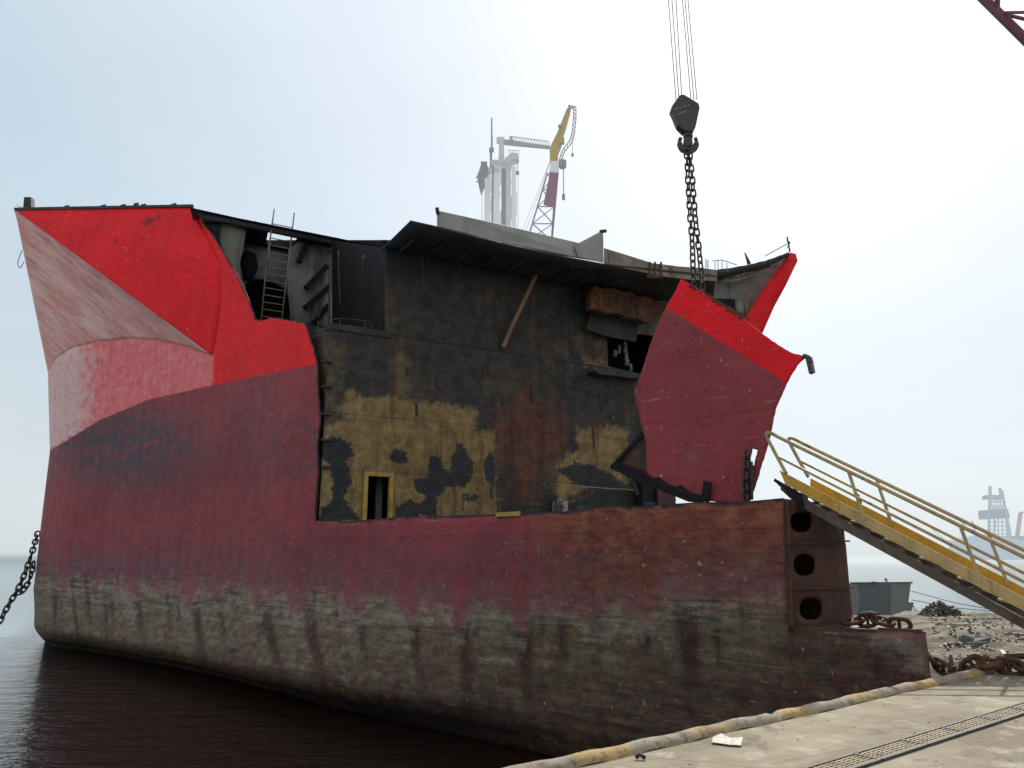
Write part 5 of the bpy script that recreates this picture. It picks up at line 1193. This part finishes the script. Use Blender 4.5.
m = MB(); m.prism([fp(550, 172, -1), fp(558.5, 173, -1), fp(555, 204, -1), fp(551, 206, -1), fp(543.5, 204, -1)], (0, .3, 0)); m.prism([fp(555.5, 174, -1.1), fp(558.8, 173, -1.1), fp(553, 238, -1.1), fp(551, 238, -1.1)], (0, .5, 0)); m.build('plum_panel', M['c_pur'], fc)
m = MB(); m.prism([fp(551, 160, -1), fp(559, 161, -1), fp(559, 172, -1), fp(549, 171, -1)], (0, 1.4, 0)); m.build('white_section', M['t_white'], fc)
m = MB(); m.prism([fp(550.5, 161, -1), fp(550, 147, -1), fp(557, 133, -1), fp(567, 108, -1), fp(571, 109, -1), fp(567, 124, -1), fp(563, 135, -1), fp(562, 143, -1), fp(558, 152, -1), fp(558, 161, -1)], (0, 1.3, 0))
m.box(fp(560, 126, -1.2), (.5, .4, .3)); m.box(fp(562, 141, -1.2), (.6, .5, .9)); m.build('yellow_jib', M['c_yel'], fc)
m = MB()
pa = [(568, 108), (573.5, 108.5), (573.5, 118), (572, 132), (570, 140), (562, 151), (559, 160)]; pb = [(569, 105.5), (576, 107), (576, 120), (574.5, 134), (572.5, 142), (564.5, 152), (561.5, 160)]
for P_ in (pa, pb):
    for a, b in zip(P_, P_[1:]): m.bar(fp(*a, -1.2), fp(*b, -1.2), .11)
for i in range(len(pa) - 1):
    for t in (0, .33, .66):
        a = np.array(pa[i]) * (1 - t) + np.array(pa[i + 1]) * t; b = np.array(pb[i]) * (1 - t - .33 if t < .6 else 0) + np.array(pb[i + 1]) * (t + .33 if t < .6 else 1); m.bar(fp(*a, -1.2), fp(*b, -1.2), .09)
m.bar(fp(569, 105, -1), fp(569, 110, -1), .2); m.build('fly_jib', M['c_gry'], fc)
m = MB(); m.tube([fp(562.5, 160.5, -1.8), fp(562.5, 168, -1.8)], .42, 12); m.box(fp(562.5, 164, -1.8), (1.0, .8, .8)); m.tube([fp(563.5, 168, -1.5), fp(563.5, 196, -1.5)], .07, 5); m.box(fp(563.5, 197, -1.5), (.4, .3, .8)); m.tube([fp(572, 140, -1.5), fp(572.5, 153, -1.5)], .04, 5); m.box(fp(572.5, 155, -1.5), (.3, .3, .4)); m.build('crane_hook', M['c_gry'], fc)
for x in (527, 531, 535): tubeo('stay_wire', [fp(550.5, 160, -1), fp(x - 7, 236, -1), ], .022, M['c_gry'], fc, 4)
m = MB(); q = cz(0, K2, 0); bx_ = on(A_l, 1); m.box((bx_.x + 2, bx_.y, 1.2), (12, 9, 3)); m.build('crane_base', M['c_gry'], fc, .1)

# ------------------------------------------------------------------ far off across the water, in the haze
HD = 600
rg = thing('distant_rig', 'hazy grey rig tower standing on the far shore above the gangway rails', 'rig', (at(998, 550, HD).x, HD, 0))
dp = lambda px, py, o=0: at(px, py, HD + o)
def quadbar(m, a, b, w): m.bar(dp(*a), dp(*b), w)
m = MB()
for a, b in (((989.5, 489), (988, 553)), ((1002, 490), (1014, 553)), ((989, 497), (1001, 497)), ((988.5, 509), (1006, 509)), ((995, 520), (993, 553)), ((1006, 518), (1010, 553))): quadbar(m, a, b, 1.1)
for a, b in (((990, 486), (990.5, 498)), ((1000, 488), (1001, 498))): quadbar(m, a, b, 1.5)
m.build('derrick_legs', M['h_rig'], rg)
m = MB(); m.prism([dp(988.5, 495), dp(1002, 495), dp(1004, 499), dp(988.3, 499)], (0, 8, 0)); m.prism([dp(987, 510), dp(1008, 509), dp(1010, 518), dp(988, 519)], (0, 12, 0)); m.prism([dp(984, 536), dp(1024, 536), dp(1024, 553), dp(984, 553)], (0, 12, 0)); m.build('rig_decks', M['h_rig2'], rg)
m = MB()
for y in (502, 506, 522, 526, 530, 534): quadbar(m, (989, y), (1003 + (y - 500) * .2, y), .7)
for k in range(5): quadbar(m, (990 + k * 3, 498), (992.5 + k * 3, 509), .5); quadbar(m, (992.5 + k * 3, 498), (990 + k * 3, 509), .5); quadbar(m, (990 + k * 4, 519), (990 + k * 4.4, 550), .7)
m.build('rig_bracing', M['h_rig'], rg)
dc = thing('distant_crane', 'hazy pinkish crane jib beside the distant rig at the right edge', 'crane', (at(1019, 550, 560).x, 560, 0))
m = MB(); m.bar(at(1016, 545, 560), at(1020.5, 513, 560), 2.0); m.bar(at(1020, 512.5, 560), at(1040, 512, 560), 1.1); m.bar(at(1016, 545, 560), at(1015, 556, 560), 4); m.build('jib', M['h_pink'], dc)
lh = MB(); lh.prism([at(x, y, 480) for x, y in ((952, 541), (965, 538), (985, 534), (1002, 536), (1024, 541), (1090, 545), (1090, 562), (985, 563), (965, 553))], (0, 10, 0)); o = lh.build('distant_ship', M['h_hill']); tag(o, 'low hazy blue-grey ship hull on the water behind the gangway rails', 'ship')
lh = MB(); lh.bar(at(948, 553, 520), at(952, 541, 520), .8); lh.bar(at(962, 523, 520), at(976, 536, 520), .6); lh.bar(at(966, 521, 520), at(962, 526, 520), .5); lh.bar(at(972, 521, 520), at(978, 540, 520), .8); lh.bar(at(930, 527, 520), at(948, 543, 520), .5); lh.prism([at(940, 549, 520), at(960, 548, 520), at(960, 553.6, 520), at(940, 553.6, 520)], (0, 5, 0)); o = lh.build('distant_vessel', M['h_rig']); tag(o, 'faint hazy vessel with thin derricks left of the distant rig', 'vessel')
